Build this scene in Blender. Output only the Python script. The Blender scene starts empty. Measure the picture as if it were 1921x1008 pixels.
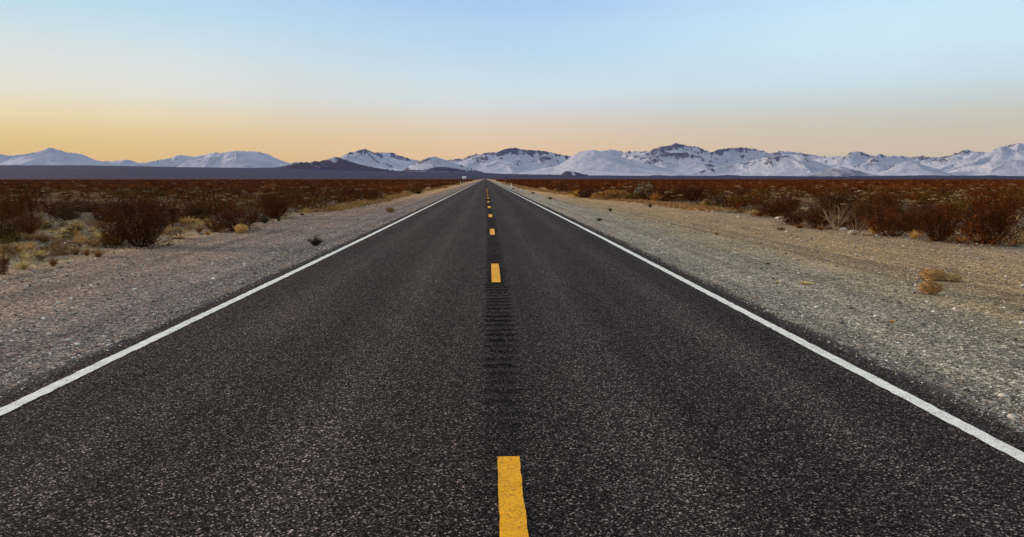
import bpy, math, random
import numpy as np
from mathutils import Vector

S = bpy.context.scene
COL = S.collection

# ------------------------------------------------------------------ camera
FPX, CX, CY = 1508.0, 960.5, 504.0          # lens measured on the 1921 px wide photograph
TH = math.atan(168.7 / FPX)
YAW = math.atan(42.5 * math.cos(TH) / FPX)
CAM_H = 1.75
cam = bpy.data.cameras.new('camera')
cam.sensor_width = 36.0
cam.lens = 36.0 * FPX / 1921.0
cam.clip_start = 0.05
cam.clip_end = 120000.0
cam_o = bpy.data.objects.new('camera', cam)
COL.objects.link(cam_o)
cam_o.location = (0, 0, CAM_H)
cam_o.rotation_euler = (math.pi / 2 - TH, 0, -YAW)
S.camera = cam_o

# ------------------------------------------------------------------ exposure
S.view_settings.view_transform = 'Standard'
S.view_settings.look = 'None'
S.view_settings.gamma = 1.0
S.view_settings.exposure = 0.0

# ------------------------------------------------------------------ sky
SUN_AZ, SUN_EL = math.radians(-68), math.radians(9.0)       # azimuth from +Y, negative = to the left


def lin(c):
    return tuple(((v / 255) / 12.92 if v <= 10 else ((v / 255 + 0.055) / 1.055) ** 2.4) for v in c)


def elev(y):
    return math.degrees(math.atan((CY - y) / FPX) - TH)


W = bpy.data.worlds.new('World')
S.world = W
W.use_nodes = True
wn, wl = W.node_tree.nodes, W.node_tree.links
wn.clear()


def N(nodes, kind, **kw):
    n = nodes.new(kind)
    for k, v in kw.items():
        setattr(n, k, v)
    return n


def mathn(nodes, links, op, a, b=None, c=None, clamp=False):
    n = nodes.new('ShaderNodeMath')
    n.operation = op
    n.use_clamp = clamp
    for i, v in enumerate((a, b, c)):
        if v is None:
            continue
        if isinstance(v, (int, float)):
            n.inputs[i].default_value = v
        else:
            links.new(v, n.inputs[i])
    return n.outputs[0]


def mixc(nodes, links, fac, a, b, mode='MIX'):
    n = nodes.new('ShaderNodeMix')
    n.data_type = 'RGBA'
    n.blend_type = mode
    for sock, v in ((n.inputs[0], fac), (n.inputs[6], a), (n.inputs[7], b)):
        if isinstance(v, (int, float)):
            sock.default_value = v
        elif isinstance(v, tuple):
            sock.default_value = v + (1,) if len(v) == 3 else v
        else:
            links.new(v, sock)
    return n.outputs[2]


def ramp(nodes, links, fac, stops, interp='LINEAR'):
    n = nodes.new('ShaderNodeValToRGB')
    cr = n.color_ramp
    cr.interpolation = interp
    stops = sorted(stops, key=lambda s: s[0])
    while len(cr.elements) < len(stops):
        cr.elements.new(0.5)
    for e, (p, c) in zip(cr.elements, stops):
        e.position = p
        e.color = (c, c, c, 1) if isinstance(c, (int, float)) else tuple(c) + (1,)
    links.new(fac, n.inputs[0])
    return n.outputs[0]


def maprange(nodes, links, v, a, b, c=0.0, d=1.0, smooth=True):
    n = nodes.new('ShaderNodeMapRange')
    if smooth:
        n.interpolation_type = 'SMOOTHSTEP'
    links.new(v, n.inputs[0])
    for i, x in enumerate((a, b, c, d)):
        n.inputs[i + 1].default_value = x
    return n.outputs[0]


tc = N(wn, 'ShaderNodeTexCoord')
nrm = N(wn, 'ShaderNodeVectorMath', operation='NORMALIZE')
wl.new(tc.outputs['Generated'], nrm.inputs[0])
sep = N(wn, 'ShaderNodeSeparateXYZ')
wl.new(nrm.outputs[0], sep.inputs[0])
el = mathn(wn, wl, 'MULTIPLY', mathn(wn, wl, 'ARCSINE', sep.outputs[2]), 180 / math.pi)
t15 = mathn(wn, wl, 'DIVIDE', el, 15.0, clamp=True)
LEFT = [(345, (216, 178, 112)), (280, (224, 192, 130)), (255, (228, 202, 142)), (230, (232, 214, 168)), (190, (228, 222, 204)),
        (140, (222, 226, 220)), (100, (212, 225, 229)), (50, (194, 222, 234)), (0, (182, 215, 238))]
MID = [(345, (214, 178, 146)), (285, (224, 192, 160)), (265, (221, 196, 168)), (230, (216, 204, 190)), (205, (209, 212, 214)),
       (175, (204, 220, 228)), (100, (186, 214, 236)), (50, (177, 209, 238)), (0, (166, 200, 240))]
RIGHT = [(345, (196, 176, 156)), (285, (206, 190, 170)), (262, (205, 193, 176)), (235, (202, 198, 186)), (205, (199, 208, 208)),
         (165, (201, 221, 232)), (100, (204, 231, 244)), (50, (203, 231, 248)), (0, (194, 224, 250))]


HZ_D = 0.6e-5                                # density of the haze built at the end


def behind_haze(y, c):
    """sky tone that reads as c once seen through the valley haze"""
    e = math.radians(max(0.3, elev(y)))
    L = min(29000, 2090 / math.sin(e))
    T = math.exp(-HZ_D * L)
    k = (1 - T) / 0.16
    return tuple(max(0.01, (a - b_ * k) / T) for a, b_ in zip(lin(c), (0.022, 0.036, 0.095)))


def sky_ramp(tab):
    return ramp(wn, wl, t15, [(min(1, max(0, elev(y) / 15)), behind_haze(y, c)) for y, c in tab])


# azimuth runs through sin(azimuth), so the sky closes behind the camera without a seam
cmb = N(wn, 'ShaderNodeCombineXYZ')
wl.new(sep.outputs[0], cmb.inputs[0]); wl.new(sep.outputs[1], cmb.inputs[1])
nh = N(wn, 'ShaderNodeVectorMath', operation='NORMALIZE')
wl.new(cmb.outputs[0], nh.inputs[0])
sh = N(wn, 'ShaderNodeSeparateXYZ')
wl.new(nh.outputs[0], sh.inputs[0])
c1 = mixc(wn, wl, maprange(wn, wl, sh.outputs[0], -0.60, 0.12), sky_ramp(LEFT), sky_ramp(MID))
c2 = mixc(wn, wl, maprange(wn, wl, sh.outputs[0], 0.0, 0.46), c1, sky_ramp(RIGHT))
nz = N(wn, 'ShaderNodeTexNoise')
wl.new(nrm.outputs[0], nz.inputs[0]); nz.inputs['Scale'].default_value = 5.0; nz.inputs['Detail'].default_value = 5
c3 = mixc(wn, wl, 1.0, c2, ramp(wn, wl, nz.outputs[0], [(0.3, 0.975), (0.7, 1.02)]), 'MULTIPLY')
sky = N(wn, 'ShaderNodeTexSky', sky_type='NISHITA')
sky.sun_disc = False
sky.sun_elevation = SUN_EL
sky.sun_rotation = SUN_AZ
sky.dust_density = 1.5
nish = N(wn, 'ShaderNodeVectorMath', operation='SCALE')
wl.new(sky.outputs[0], nish.inputs[0]); nish.inputs['Scale'].default_value = 1.0
nish_c = mixc(wn, wl, 1.0, nish.outputs[0], (10.8, 7.4, 4.8), 'MULTIPLY')
full = mixc(wn, wl, maprange(wn, wl, el, 18, 60), mixc(wn, wl, 1.0, c3, (10.0, 10.0, 10.0), 'MULTIPLY'), nish_c)
bg = N(wn, 'ShaderNodeBackground')
bg.inputs[1].default_value = 0.1
wl.new(full, bg.inputs[0])
wo = N(wn, 'ShaderNodeOutputWorld')
wl.new(bg.outputs[0], wo.inputs[0])

# ------------------------------------------------------------------ sun, just above the horizon out of frame to the left
sun = bpy.data.lights.new('sun', 'SUN')
sun.energy = 4.9
sun.angle = math.radians(6)
sun.color = (1.0, 0.80, 0.62)
sun_o = bpy.data.objects.new('sun', sun)
COL.objects.link(sun_o)
sd = Vector((math.sin(SUN_AZ) * math.cos(SUN_EL), math.cos(SUN_AZ) * math.cos(SUN_EL), math.sin(SUN_EL)))
sun_o.rotation_euler = sd.to_track_quat('Z', 'Y').to_euler()

# ------------------------------------------------------------------ helpers
rng = np.random.default_rng(11)
random.seed(5)


def tag(o, label=None, cat=None, group=None, kind=None):
    for k, v in (('label', label), ('category', cat), ('group', group), ('kind', kind)):
        if v:
            o[k] = v
    return o


def mesh_np(name, verts, faces, mat=None, smooth=False, uv=None, attrs=None):
    """faces: one (n, k) array or a list of such arrays"""
    if not isinstance(faces, (list, tuple)):
        faces = [faces]
    faces = [np.asarray(f, np.int32) for f in faces if len(f)]
    verts = np.asarray(verts, np.float32)
    me = bpy.data.meshes.new(name)
    me.vertices.add(len(verts))
    me.vertices.foreach_set('co', verts.ravel())
    loops = np.concatenate([f.ravel() for f in faces])
    tot = np.concatenate([np.full(len(f), f.shape[1], np.int32) for f in faces])
    start = np.concatenate([[0], np.cumsum(tot)[:-1]]).astype(np.int32)
    me.loops.add(len(loops))
    me.loops.foreach_set('vertex_index', loops)
    me.polygons.add(len(tot))
    me.polygons.foreach_set('loop_start', start)
    me.polygons.foreach_set('loop_total', tot)
    if uv is not None:
        l = me.uv_layers.new(name='UVMap')
        l.data.foreach_set('uv', np.asarray(uv, np.float32)[loops].ravel())
    if attrs:
        for k, a in attrs.items():
            at = me.attributes.new(k, 'FLOAT', 'POINT')
            at.data.foreach_set('value', np.asarray(a, np.float32).ravel())
    me.update(calc_edges=True)
    me.validate()
    me.polygons.foreach_set('use_smooth', np.full(len(tot), smooth))
    if mat:
        me.materials.append(mat)
    return me


def link(name, me, parent=None, loc=(0, 0, 0), rz=0.0, sc=None):
    o = bpy.data.objects.new(name, me)
    COL.objects.link(o)
    o.location = loc
    o.rotation_euler = (0, 0, rz)
    if sc is not None:
        o.scale = sc if isinstance(sc, (tuple, list)) else (sc, sc, sc)
    if parent:
        o.parent = parent
    return o


def grid_faces(nr, nc):
    i = np.arange(nr - 1)[:, None] * nc + np.arange(nc - 1)[None, :]
    return np.stack([i, i + 1, i + nc + 1, i + nc], -1).reshape(-1, 4)


def _hash(ix, iy, s):
    h = (ix.astype(np.int64) * 374761393 + iy.astype(np.int64) * 668265263 + s * 1442695041) & 0xFFFFFFFF
    h = ((h ^ (h >> 13)) * 1274126177) & 0xFFFFFFFF
    h = h ^ (h >> 16)
    return (h & 0xFFFFFF) / float(0xFFFFFF)


def vnoise(x, y, s=0):
    x = np.asarray(x, float); y = np.asarray(y, float)
    ix, iy = np.floor(x), np.floor(y)
    fx, fy = x - ix, y - iy
    fx = fx * fx * fx * (fx * (fx * 6 - 15) + 10); fy = fy * fy * fy * (fy * (fy * 6 - 15) + 10)
    a, b = _hash(ix, iy, s), _hash(ix + 1, iy, s)
    c, d = _hash(ix, iy + 1, s), _hash(ix + 1, iy + 1, s)
    return (a + (b - a) * fx) * (1 - fy) + (c + (d - c) * fx) * fy


def fbm(x, y, oct=4, s=0, gain=0.5):
    t = 0; a = 1; n = 0
    ca, sa = math.cos(0.6), math.sin(0.6)
    for o in range(oct):
        t = t + a * vnoise(x, y, s + o); n += a; a *= gain
        x, y = (x * ca - y * sa) * 2.03 + 7.1, (x * sa + y * ca) * 2.03 - 3.7
    return t / n


def ridged(x, y, oct=5, s=0, gain=0.55):
    t = 0; a = 1; n = 0; w = 1
    ca, sa = math.cos(0.7), math.sin(0.7)
    for o in range(oct):
        v = 1 - np.abs(2 * vnoise(x, y, s + o) - 1)
        v = v * v * w
        w = np.clip(v * 1.6, 0, 1)
        t = t + a * v; n += a; a *= gain
        x, y = (x * ca - y * sa) * 2.05 + 3.3, (x * sa + y * ca) * 2.05 + 8.9
    return t / n


def sstep(a, b, x):
    t = np.clip((x - a) / (b - a), 0, 1)
    return t * t * (3 - 2 * t)


def xs(y):
    """the road bends a little to the left in the distance"""
    y = np.asarray(y, float)
    return -0.0050 * np.where(y < 12, 0, np.where(y < 36, (y - 12) ** 2 / 48, y - 24))


EDGE_L, EDGE_R = -4.0, 3.72


def gz(u, y):
    """height of the ground beside the road; u is measured from the road's own axis"""
    u = np.asarray(u, float); y = np.asarray(y, float)
    d = np.maximum(EDGE_L - u, u - EDGE_R)                 # metres outside the pavement
    z = -0.022 - 0.016 * np.clip(d, 0, 6)
    far = 1 / (1 + (np.hypot(u, y) / 300.0) ** 2)
    gravel = (fbm(u * 0.9, y * 0.35, 3, 3) - 0.5) * 0.035 + (fbm(u * 5, y * 5, 2, 9) - 0.5) * 0.012
    z = z + gravel * sstep(0.1, 1.5, d) * far
    off = np.where(u < 0, -9.3 - u, u - 13.6)              # metres into the desert
    hum = (fbm(u * 0.35, y * 0.35, 4, 21) - 0.45) * 0.34 + (fbm(u * 1.4, y * 1.4, 3, 25) - 0.5) * 0.12
    z = z + hum * sstep(0, 4, off) * far
    z = z + 0.05 * np.exp(-((off - 0.4) / 0.5) ** 2) * fbm(y * 0.5, y * 0, 2, 30) * far
    z = np.where(d < -0.12, -0.10, np.where(d < 0, -0.022 + d * 0.65, z))
    return z


# photograph pixel -> point on the ground
_f = np.array([math.sin(YAW) * math.cos(TH), math.cos(YAW) * math.cos(TH), -math.sin(TH)])
_r = np.array([math.cos(YAW), -math.sin(YAW), 0.0])
_u = np.cross(_r, _f)


def ray(px, py):
    return _f + _r * (px - CX) / FPX + _u * (CY - py) / FPX


def gpt(px, py):
    d = ray(px, py)
    z = -0.08
    for _ in range(6):
        t = (CAM_H - z) / -d[2]
        x, y = d[0] * t, d[1] * t
        z = float(gz(x - xs(y), y))
    return x, y, z, t


def mat(name):
    m = bpy.data.materials.new(name)
    m.use_nodes = True
    n, l = m.node_tree.nodes, m.node_tree.links
    b = n['Principled BSDF']
    b.inputs['Roughness'].default_value = 0.9
    b.inputs['Specular IOR Level'].default_value = 0.15
    return m, n, l, b


def noise(n, l, vec, scale, detail=4, rough=0.55):
    t = n.new('ShaderNodeTexNoise')
    t.inputs['Scale'].default_value = scale
    t.inputs['Detail'].default_value = detail
    t.inputs['Roughness'].default_value = rough
    if vec is not None:
        l.new(vec, t.inputs['Vector'])
    return t.outputs[0]


def voro(n, l, vec, scale, out='Color', feature='F1', rnd=1.0):
    t = n.new('ShaderNodeTexVoronoi')
    t.feature = feature
    t.inputs['Scale'].default_value = scale
    t.inputs['Randomness'].default_value = rnd
    l.new(vec, t.inputs['Vector'])
    return t.outputs[out]


def sepx(n, l, c, i=0):
    s = n.new('ShaderNodeSeparateXYZ')
    l.new(c, s.inputs[0])
    return s.outputs[i]


def vscale(n, l, vec, s):
    m = n.new('ShaderNodeVectorMath')
    m.operation = 'MULTIPLY'
    l.new(vec, m.inputs[0])
    m.inputs[1].default_value = s
    return m.outputs[0]


def bump(n, l, b, h, strength=0.5, dist=0.01):
    k = n.new('ShaderNodeBump')
    k.inputs['Strength'].default_value = strength
    k.inputs['Distance'].default_value = dist
    l.new(h, k.inputs['Height'])
    l.new(k.outputs[0], b.inputs['Normal'])


# ------------------------------------------------------------------ materials
def asphalt_material():
    m, n, l, b = mat('asphalt')
    tcn = n.new('ShaderNodeTexCoord')
    ob, uv = tcn.outputs['Object'], tcn.outputs['UV']
    u, y = sepx(n, l, uv, 0), sepx(n, l, uv, 1)
    chip = ramp(n, l, sepx(n, l, voro(n, l, ob, 100)), [(0.0, 0.004), (0.5, 0.014), (0.74, 0.04), (0.90, 0.18), (1.0, 0.80)])
    chip2 = ramp(n, l, sepx(n, l, voro(n, l, ob, 170), 1), [(0.0, 0.003), (0.6, 0.02), (0.84, 0.09), (1.0, 0.5)])
    base = mixc(n, l, 0.45, chip, chip2)
    spark = ramp(n, l, sepx(n, l, voro(n, l, ob, 100), 2), [(0.975, 0.0), (0.985, 1.0)])
    base = mixc(n, l, mathn(n, l, 'MULTIPLY', spark, 0.75), base, (0.85, 0.82, 0.78))
    # far away the chips melt into one tone; the lanes differ in tint: reddish on the left, darker and cooler on the right
    lane = maprange(n, l, u, -0.35, 0.35)
    nse = noise(n, l, vscale(n, l, uv, (1.6, 0.05, 1)), 1.0, 5)
    lane_n = maprange(n, l, mathn(n, l, 'ADD', u, mathn(n, l, 'MULTIPLY', nse, 0.3)), -0.10, 0.28)
    tint = mixc(n, l, lane_n, (1.46, 1.20, 1.19), (1.20, 1.06, 1.06))
    patch = ramp(n, l, noise(n, l, vscale(n, l, uv, (0.9, 0.16, 1)), 1.0, 6, 0.62), [(0.3, (0.78, 0.80, 0.82)), (0.7, (1.2, 1.16, 1.16))])
    streak = ramp(n, l, noise(n, l, vscale(n, l, uv, (7, 0.03, 1)), 1.0, 4), [(0.3, 0.86), (0.7, 1.14)])
    # polished wheel tracks: a little lighter
    w = None
    for c in (-2.7, -1.15, 1.0, 2.45):
        g = mathn(n, l, 'SUBTRACT', 1.0, mathn(n, l, 'MULTIPLY', mathn(n, l, 'ABSOLUTE', mathn(n, l, 'SUBTRACT', u, c)), 2.2), clamp=True)
        w = g if w is None else mathn(n, l, 'ADD', w, g)
    wheel = ramp(n, l, w, [(0.0, 0.86), (1.0, 1.20)])
    c = mixc(n, l, 1.0, mixc(n, l, 1.0, base, (0.42, 0.385, 0.375), 'MULTIPLY'), tint, 'MULTIPLY')
    c = mixc(n, l, 1.0, c, patch, 'MULTIPLY')
    c = mixc(n, l, 1.0, c, streak, 'MULTIPLY')
    c = mixc(n, l, 1.0, c, wheel, 'MULTIPLY')
    # fresh tar in the milled grooves and along the joint between the lanes; groove shadow is painted in too
    at = n.new('ShaderNodeAttribute'); at.attribute_name = 'groove'
    gm = mathn(n, l, 'MULTIPLY', at.outputs['Fac'], ramp(n, l, noise(n, l, ob, 9, 3), [(0.35, 0.25), (0.6, 1.0)]))
    c = mixc(n, l, mathn(n, l, 'MULTIPLY', gm, 1.0, clamp=True), c, (0.002, 0.002, 0.002))
    # joint: darker strip beside the centre
    j = mathn(n, l, 'SUBTRACT', 1.0, mathn(n, l, 'MULTIPLY', mathn(n, l, 'ABSOLUTE', mathn(n, l, 'SUBTRACT', u, 0.12)), 4.6), clamp=True)
    c = mixc(n, l, mathn(n, l, 'MULTIPLY', j, ramp(n, l, noise(n, l, ob, 2.5, 4, 0.6), [(0.38, 0.08), (0.62, 0.55)])), c, (0.005, 0.0045, 0.005))
    # gravel dust on the outer margin
    e = mathn(n, l, 'MAXIMUM', mathn(n, l, 'SUBTRACT', -3.80, u), mathn(n, l, 'SUBTRACT', u, 3.50))
    en = mathn(n, l, 'ADD', mathn(n, l, 'MULTIPLY', e, 3.0), mathn(n, l, 'MULTIPLY', mathn(n, l, 'SUBTRACT', noise(n, l, ob, 26, 4, 0.7), 0.62), 3.0), clamp=True)
    c = mixc(n, l, en, c, (0.14, 0.125, 0.115))
    l.new(c, b.inputs['Base Color'])
    b.inputs['Roughness'].default_value = 0.85
    b.inputs['Specular IOR Level'].default_value = 0.02
    h = mathn(n, l, 'ADD', voro(n, l, ob, 85, 'Distance'), mathn(n, l, 'MULTIPLY', noise(n, l, ob, 220, 2), 0.5))
    bump(n, l, b, h, 0.8, 0.004)
    return m


def paint_material(name, col, wear, worn=(0.05, 0.047, 0.045)):
    m, n, l, b = mat(name)
    tcn = n.new('ShaderNodeTexCoord')
    ob = tcn.outputs['Object']
    v = mixc(n, l, 1.0, col, ramp(n, l, noise(n, l, ob, 6, 6, 0.65), [(0.3, 0.80), (0.7, 1.10)]), 'MULTIPLY')
    v = mixc(n, l, 1.0, v, ramp(n, l, sepx(n, l, voro(n, l, ob, 90)), [(0.0, 0.78), (1.0, 1.12)]), 'MULTIPLY')
    pits = ramp(n, l, sepx(n, l, voro(n, l, ob, 120), 1), [(wear, 1.0), (wear + 0.02, 0.0)])
    pits = mathn(n, l, 'MULTIPLY', pits, ramp(n, l, noise(n, l, ob, 5, 5, 0.7), [(0.42, 0.05), (0.62, 1.0)]))
    v = mixc(n, l, pits, v, worn)
    l.new(v, b.inputs['Base Color'])
    b.inputs['Roughness'].default_value = 0.7
    bump(n, l, b, voro(n, l, ob, 90, 'Distance'), 0.5, 0.003)
    return m


def ground_material():
    m, n, l, b = mat('desert_ground')
    tcn = n.new('ShaderNodeTexCoord')
    ob, uv = tcn.outputs['Object'], tcn.outputs['UV']
    u, y = sepx(n, l, uv, 0), sepx(n, l, uv, 1)
    wob = mathn(n, l, 'MULTIPLY', mathn(n, l, 'SUBTRACT', noise(n, l, vscale(n, l, ob, (0.6, 0.15, 1)), 1.0, 5, 0.65), 0.5), 3.0)
    uw = mathn(n, l, 'ADD', u, wob)
    # bands across the verge: mauve grit on the left, grey chippings and tan silt on the right, grey desert floor beyond
    t = maprange(n, l, uw, -20, 20, smooth=False)
    P = lambda x: (x + 20) / 40
    mauve, mauve2 = (0.185, 0.145, 0.132), (0.22, 0.160, 0.130)
    tan, tan2 = (0.30, 0.205, 0.115), (0.30, 0.215, 0.135)
    grey, olive = (0.265, 0.228, 0.185), (0.275, 0.212, 0.128)
    floor = (0.155, 0.115, 0.078)
    base = ramp(n, l, t, [(P(-16), floor), (P(-11), (0.20, 0.165, 0.12)), (P(-9.6), tan2), (P(-8.8), mauve2), (P(-7.0), mauve2), (P(-5.6), mauve), (P(0), mauve),
                          (P(0.5), grey), (P(5.6), grey), (P(7.4), olive), (P(9.4), tan), (P(12.8), (0.30, 0.21, 0.13)), (P(14.2), (0.20, 0.165, 0.12)), (P(17), floor)])
    far_tan = maprange(n, l, y, 35, 110)
    on_verge = mathn(n, l, 'MULTIPLY', maprange(n, l, mathn(n, l, 'ABSOLUTE', uw), 5.0, 7.5), mathn(n, l, 'SUBTRACT', 1.0, maprange(n, l, mathn(n, l, 'ABSOLUTE', uw), 11, 14)))
    base = mixc(n, l, mathn(n, l, 'MULTIPLY', far_tan, mathn(n, l, 'MULTIPLY', on_verge, 0.85)), base, (0.46, 0.27, 0.13))
    patch = ramp(n, l, noise(n, l, vscale(n, l, ob, (0.8, 0.3, 1)), 1.3, 6, 0.65), [(0.28, (0.72, 0.72, 0.74)), (0.72, (1.25, 1.2, 1.12))])
    c = mixc(n, l, 1.0, base, patch, 'MULTIPLY')
    # dark gritty washes across the desert floor
    wash = mathn(n, l, 'MULTIPLY', ramp(n, l, noise(n, l, vscale(n, l, ob, (0.16, 0.42, 1)), 1.0, 4, 0.6), [(0.50, 0.0), (0.56, 0.8)]), maprange(n, l, mathn(n, l, 'ABSOLUTE', mathn(n, l, 'SUBTRACT', uw, 2.2)), 12.0, 13.2))
    c = mixc(n, l, wash, c, (0.075, 0.068, 0.064))
    # between the bushes farther out the soil is brown and littered with dead twigs
    litter = mathn(n, l, 'MULTIPLY', maprange(n, l, y, 28, 55), maprange(n, l, mathn(n, l, 'ABSOLUTE', uw), 12, 16))
    c = mixc(n, l, litter, c, (0.085, 0.045, 0.022))
    # old wheel ruts along the verge
    rut = ramp(n, l, noise(n, l, vscale(n, l, uv, (2.6, 0.022, 1)), 1.0, 3), [(0.35, 0.72), (0.5, 1.0), (0.65, 1.12)])
    c = mixc(n, l, mathn(n, l, 'SUBTRACT', 1.0, maprange(n, l, mathn(n, l, 'ABSOLUTE', u), 9, 12)), c, mixc(n, l, 1.0, c, rut, 'MULTIPLY'))
    # grit: three sizes of stones with their own tone
    g1 = ramp(n, l, sepx(n, l, voro(n, l, ob, 32)), [(0.0, 0.10), (0.5, 0.62), (0.82, 1.6), (0.95, 3.4), (1.0, 5.0)])
    g2 = ramp(n, l, sepx(n, l, voro(n, l, ob, 60), 1), [(0.0, 0.10), (0.5, 0.70), (0.88, 1.9), (1.0, 4.5)])
    g3 = ramp(n, l, sepx(n, l, voro(n, l, ob, 11), 2), [(0.0, 0.75), (0.9, 1.1), (1.0, 1.7)])
    c = mixc(n, l, 1.0, c, mixc(n, l, 0.5, g1, g2), 'MULTIPLY')
    c = mixc(n, l, 0.7, c, mixc(n, l, 1.0, c, g3, 'MULTIPLY'))
    # the scrub-covered plain far off
    dist = n.new('ShaderNodeVectorMath'); dist.operation = 'LENGTH'; l.new(ob, dist.inputs[0])
    plain = mathn(n, l, 'MULTIPLY', maprange(n, l, dist.outputs['Value'], 220, 420), maprange(n, l, mathn(n, l, 'ABSOLUTE', u), 10, 16))
    c = mixc(n, l, plain, c, ramp(n, l, noise(n, l, ob, 0.02, 6), [(0.3, (0.032, 0.007, 0.001)), (0.7, (0.055, 0.014, 0.002))]))
    l.new(c, b.inputs['Base Color'])
    b.inputs['Roughness'].default_value = 0.95
    b.inputs['Specular IOR Level'].default_value = 0.05
    h = mathn(n, l, 'ADD', mathn(n, l, 'MULTIPLY', voro(n, l, ob, 32, 'Distance'), 1.0), mathn(n, l, 'MULTIPLY', voro(n, l, ob, 60, 'Distance'), 0.5))
    bump(n, l, b, h, 1.0, 0.02)
    return m


def leaf_material(name, a, c_, d, scale=3.0, trans=0.0):
    m, n, l, b = mat(name)
    tcn = n.new('ShaderNodeTexCoord')
    oi = n.new('ShaderNodeObjectInfo')
    geo = n.new('ShaderNodeNewGeometry')
    ns = noise(n, l, tcn.outputs['Object'], scale, 4, 0.6)
    c = ramp(n, l, ns, [(0.30, a), (0.52, c_), (0.72, d)])
    c = mixc(n, l, 1.0, c, ramp(n, l, oi.outputs['Random'], [(0.0, (0.50, 0.42, 0.40)), (0.4, (0.9, 0.9, 0.9)), (0.8, (1.35, 1.35, 1.1)), (1.0, (1.6, 2.1, 1.8))]), 'MULTIPLY')
    c = mixc(n, l, 1.0, c, ramp(n, l, geo.outputs['Random Per Island'], [(0.0, 0.55), (0.8, 1.15), (1.0, 1.9)]), 'MULTIPLY')
    l.new(c, b.inputs['Base Color'])
    b.inputs['Specular IOR Level'].default_value = 0.08
    return m


def plain_material(name, col, scale=20, lo=0.75, hi=1.2, rough=0.85, spec=0.1):
    m, n, l, b = mat(name)
    tcn = n.new('ShaderNodeTexCoord')
    c = mixc(n, l, 1.0, col, ramp(n, l, noise(n, l, tcn.outputs['Object'], scale, 5, 0.6), [(0.3, lo), (0.7, hi)]), 'MULTIPLY')
    l.new(c, b.inputs['Base Color'])
    b.inputs['Roughness'].default_value = rough
    b.inputs['Specular IOR Level'].default_value = spec
    return m


def gravel_material():
    m, n, l, b = mat('gravel_stone')
    geo = n.new('ShaderNodeNewGeometry')
    c = ramp(n, l, geo.outputs['Random Per Island'], [(0.0, (0.05, 0.045, 0.045)), (0.4, (0.16, 0.14, 0.13)), (0.75, (0.30, 0.27, 0.235)), (0.93, (0.52, 0.48, 0.43)), (1.0, (0.75, 0.71, 0.65))])
    l.new(c, b.inputs['Base Color'])
    return m


def mountain_material():
    m, n, l, b = mat('mountain_slopes')
    tcn = n.new('ShaderNodeTexCoord')
    ob = tcn.outputs['Object']
    a1 = n.new('ShaderNodeAttribute'); a1.attribute_name = 'snow'
    a2 = n.new('ShaderNodeAttribute'); a2.attribute_name = 'rock'
    ns = noise(n, l, vscale(n, l, ob, (1.0, 0.35, 0.8)), 0.009, 8, 0.78)
    hazed_soil = ramp(n, l, noise(n, l, ob, 0.0012, 6, 0.6), [(0.3, (0.014, 0.011, 0.034)), (0.7, (0.030, 0.020, 0.045))])  # blue of distant haze and twilight painted into the soil colour
    geo = n.new('ShaderNodeNewGeometry')
    steep = maprange(n, l, sepx(n, l, geo.outputs['True Normal'], 2), 0.995, 0.93)
    hazed_soil = mixc(n, l, steep, hazed_soil, ramp(n, l, ns, [(0.3, (0.050, 0.030, 0.036)), (0.7, (0.115, 0.072, 0.078))]))  # steep ground painted lighter, brightening hill faces that catch less sky light
    rock = ramp(n, l, ns, [(0.3, (0.022, 0.022, 0.028)), (0.7, (0.060, 0.055, 0.060))])
    snow = ramp(n, l, noise(n, l, ob, 0.002, 5, 0.6), [(0.3, (0.38, 0.40, 0.49)), (0.7, (0.60, 0.585, 0.66))])
    sf = maprange(n, l, mathn(n, l, 'ADD', a1.outputs['Fac'], mathn(n, l, 'MULTIPLY', mathn(n, l, 'SUBTRACT', ns, 0.5), 0.55)), 0.35, 0.65)
    rf = maprange(n, l, mathn(n, l, 'ADD', a2.outputs['Fac'], mathn(n, l, 'MULTIPLY', mathn(n, l, 'SUBTRACT', ns, 0.5), 3.6)), 0.48, 0.78)
    c = mixc(n, l, sf, hazed_soil, snow)
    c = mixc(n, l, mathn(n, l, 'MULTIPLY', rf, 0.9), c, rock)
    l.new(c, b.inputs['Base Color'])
    b.inputs['Roughness'].default_value = 0.9
    bump(n, l, b, noise(n, l, vscale(n, l, ob, (1.0, 0.5, 1.0)), 0.004, 8, 0.68), 1.0, 230.0)
    return m


M_ASPH = asphalt_material()
M_WHITE = paint_material('white_line_paint', (0.78, 0.76, 0.71), 0.17)
M_YELLOW = paint_material('yellow_line_paint', (0.82, 0.37, 0.004), 0.22, (0.22, 0.12, 0.02))
M_GROUND = ground_material()
M_STONE = gravel_material()
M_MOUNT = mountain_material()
M_LEAF = leaf_material('creosote_leaves', (0.024, 0.005, 0.001), (0.088, 0.020, 0.002), (0.20, 0.062, 0.006))
M_LEAF2 = leaf_material('olive_leaves', (0.030, 0.014, 0.003), (0.085, 0.042, 0.006), (0.21, 0.115, 0.020))
M_FAR = leaf_material('far_leaves', (0.034, 0.007, 0.001), (0.080, 0.018, 0.002), (0.17, 0.056, 0.006), 0.12)
M_STEM = plain_material('creosote_stems', (0.050, 0.017, 0.006), 30)
M_PALE = leaf_material('pale_dry_twigs', (0.18, 0.115, 0.06), (0.40, 0.275, 0.15), (0.66, 0.50, 0.32), 9)
M_TAN = leaf_material('tan_dry_grass', (0.19, 0.10, 0.036), (0.44, 0.245, 0.09), (0.62, 0.40, 0.18), 9)
M_ORANGE = leaf_material('orange_dry_twigs', (0.15, 0.06, 0.015), (0.36, 0.165, 0.045), (0.52, 0.27, 0.09), 7)
M_STRAW = leaf_material('straw_twigs', (0.26, 0.13, 0.045), (0.48, 0.28, 0.11), (0.66, 0.44, 0.20), 7)
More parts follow.
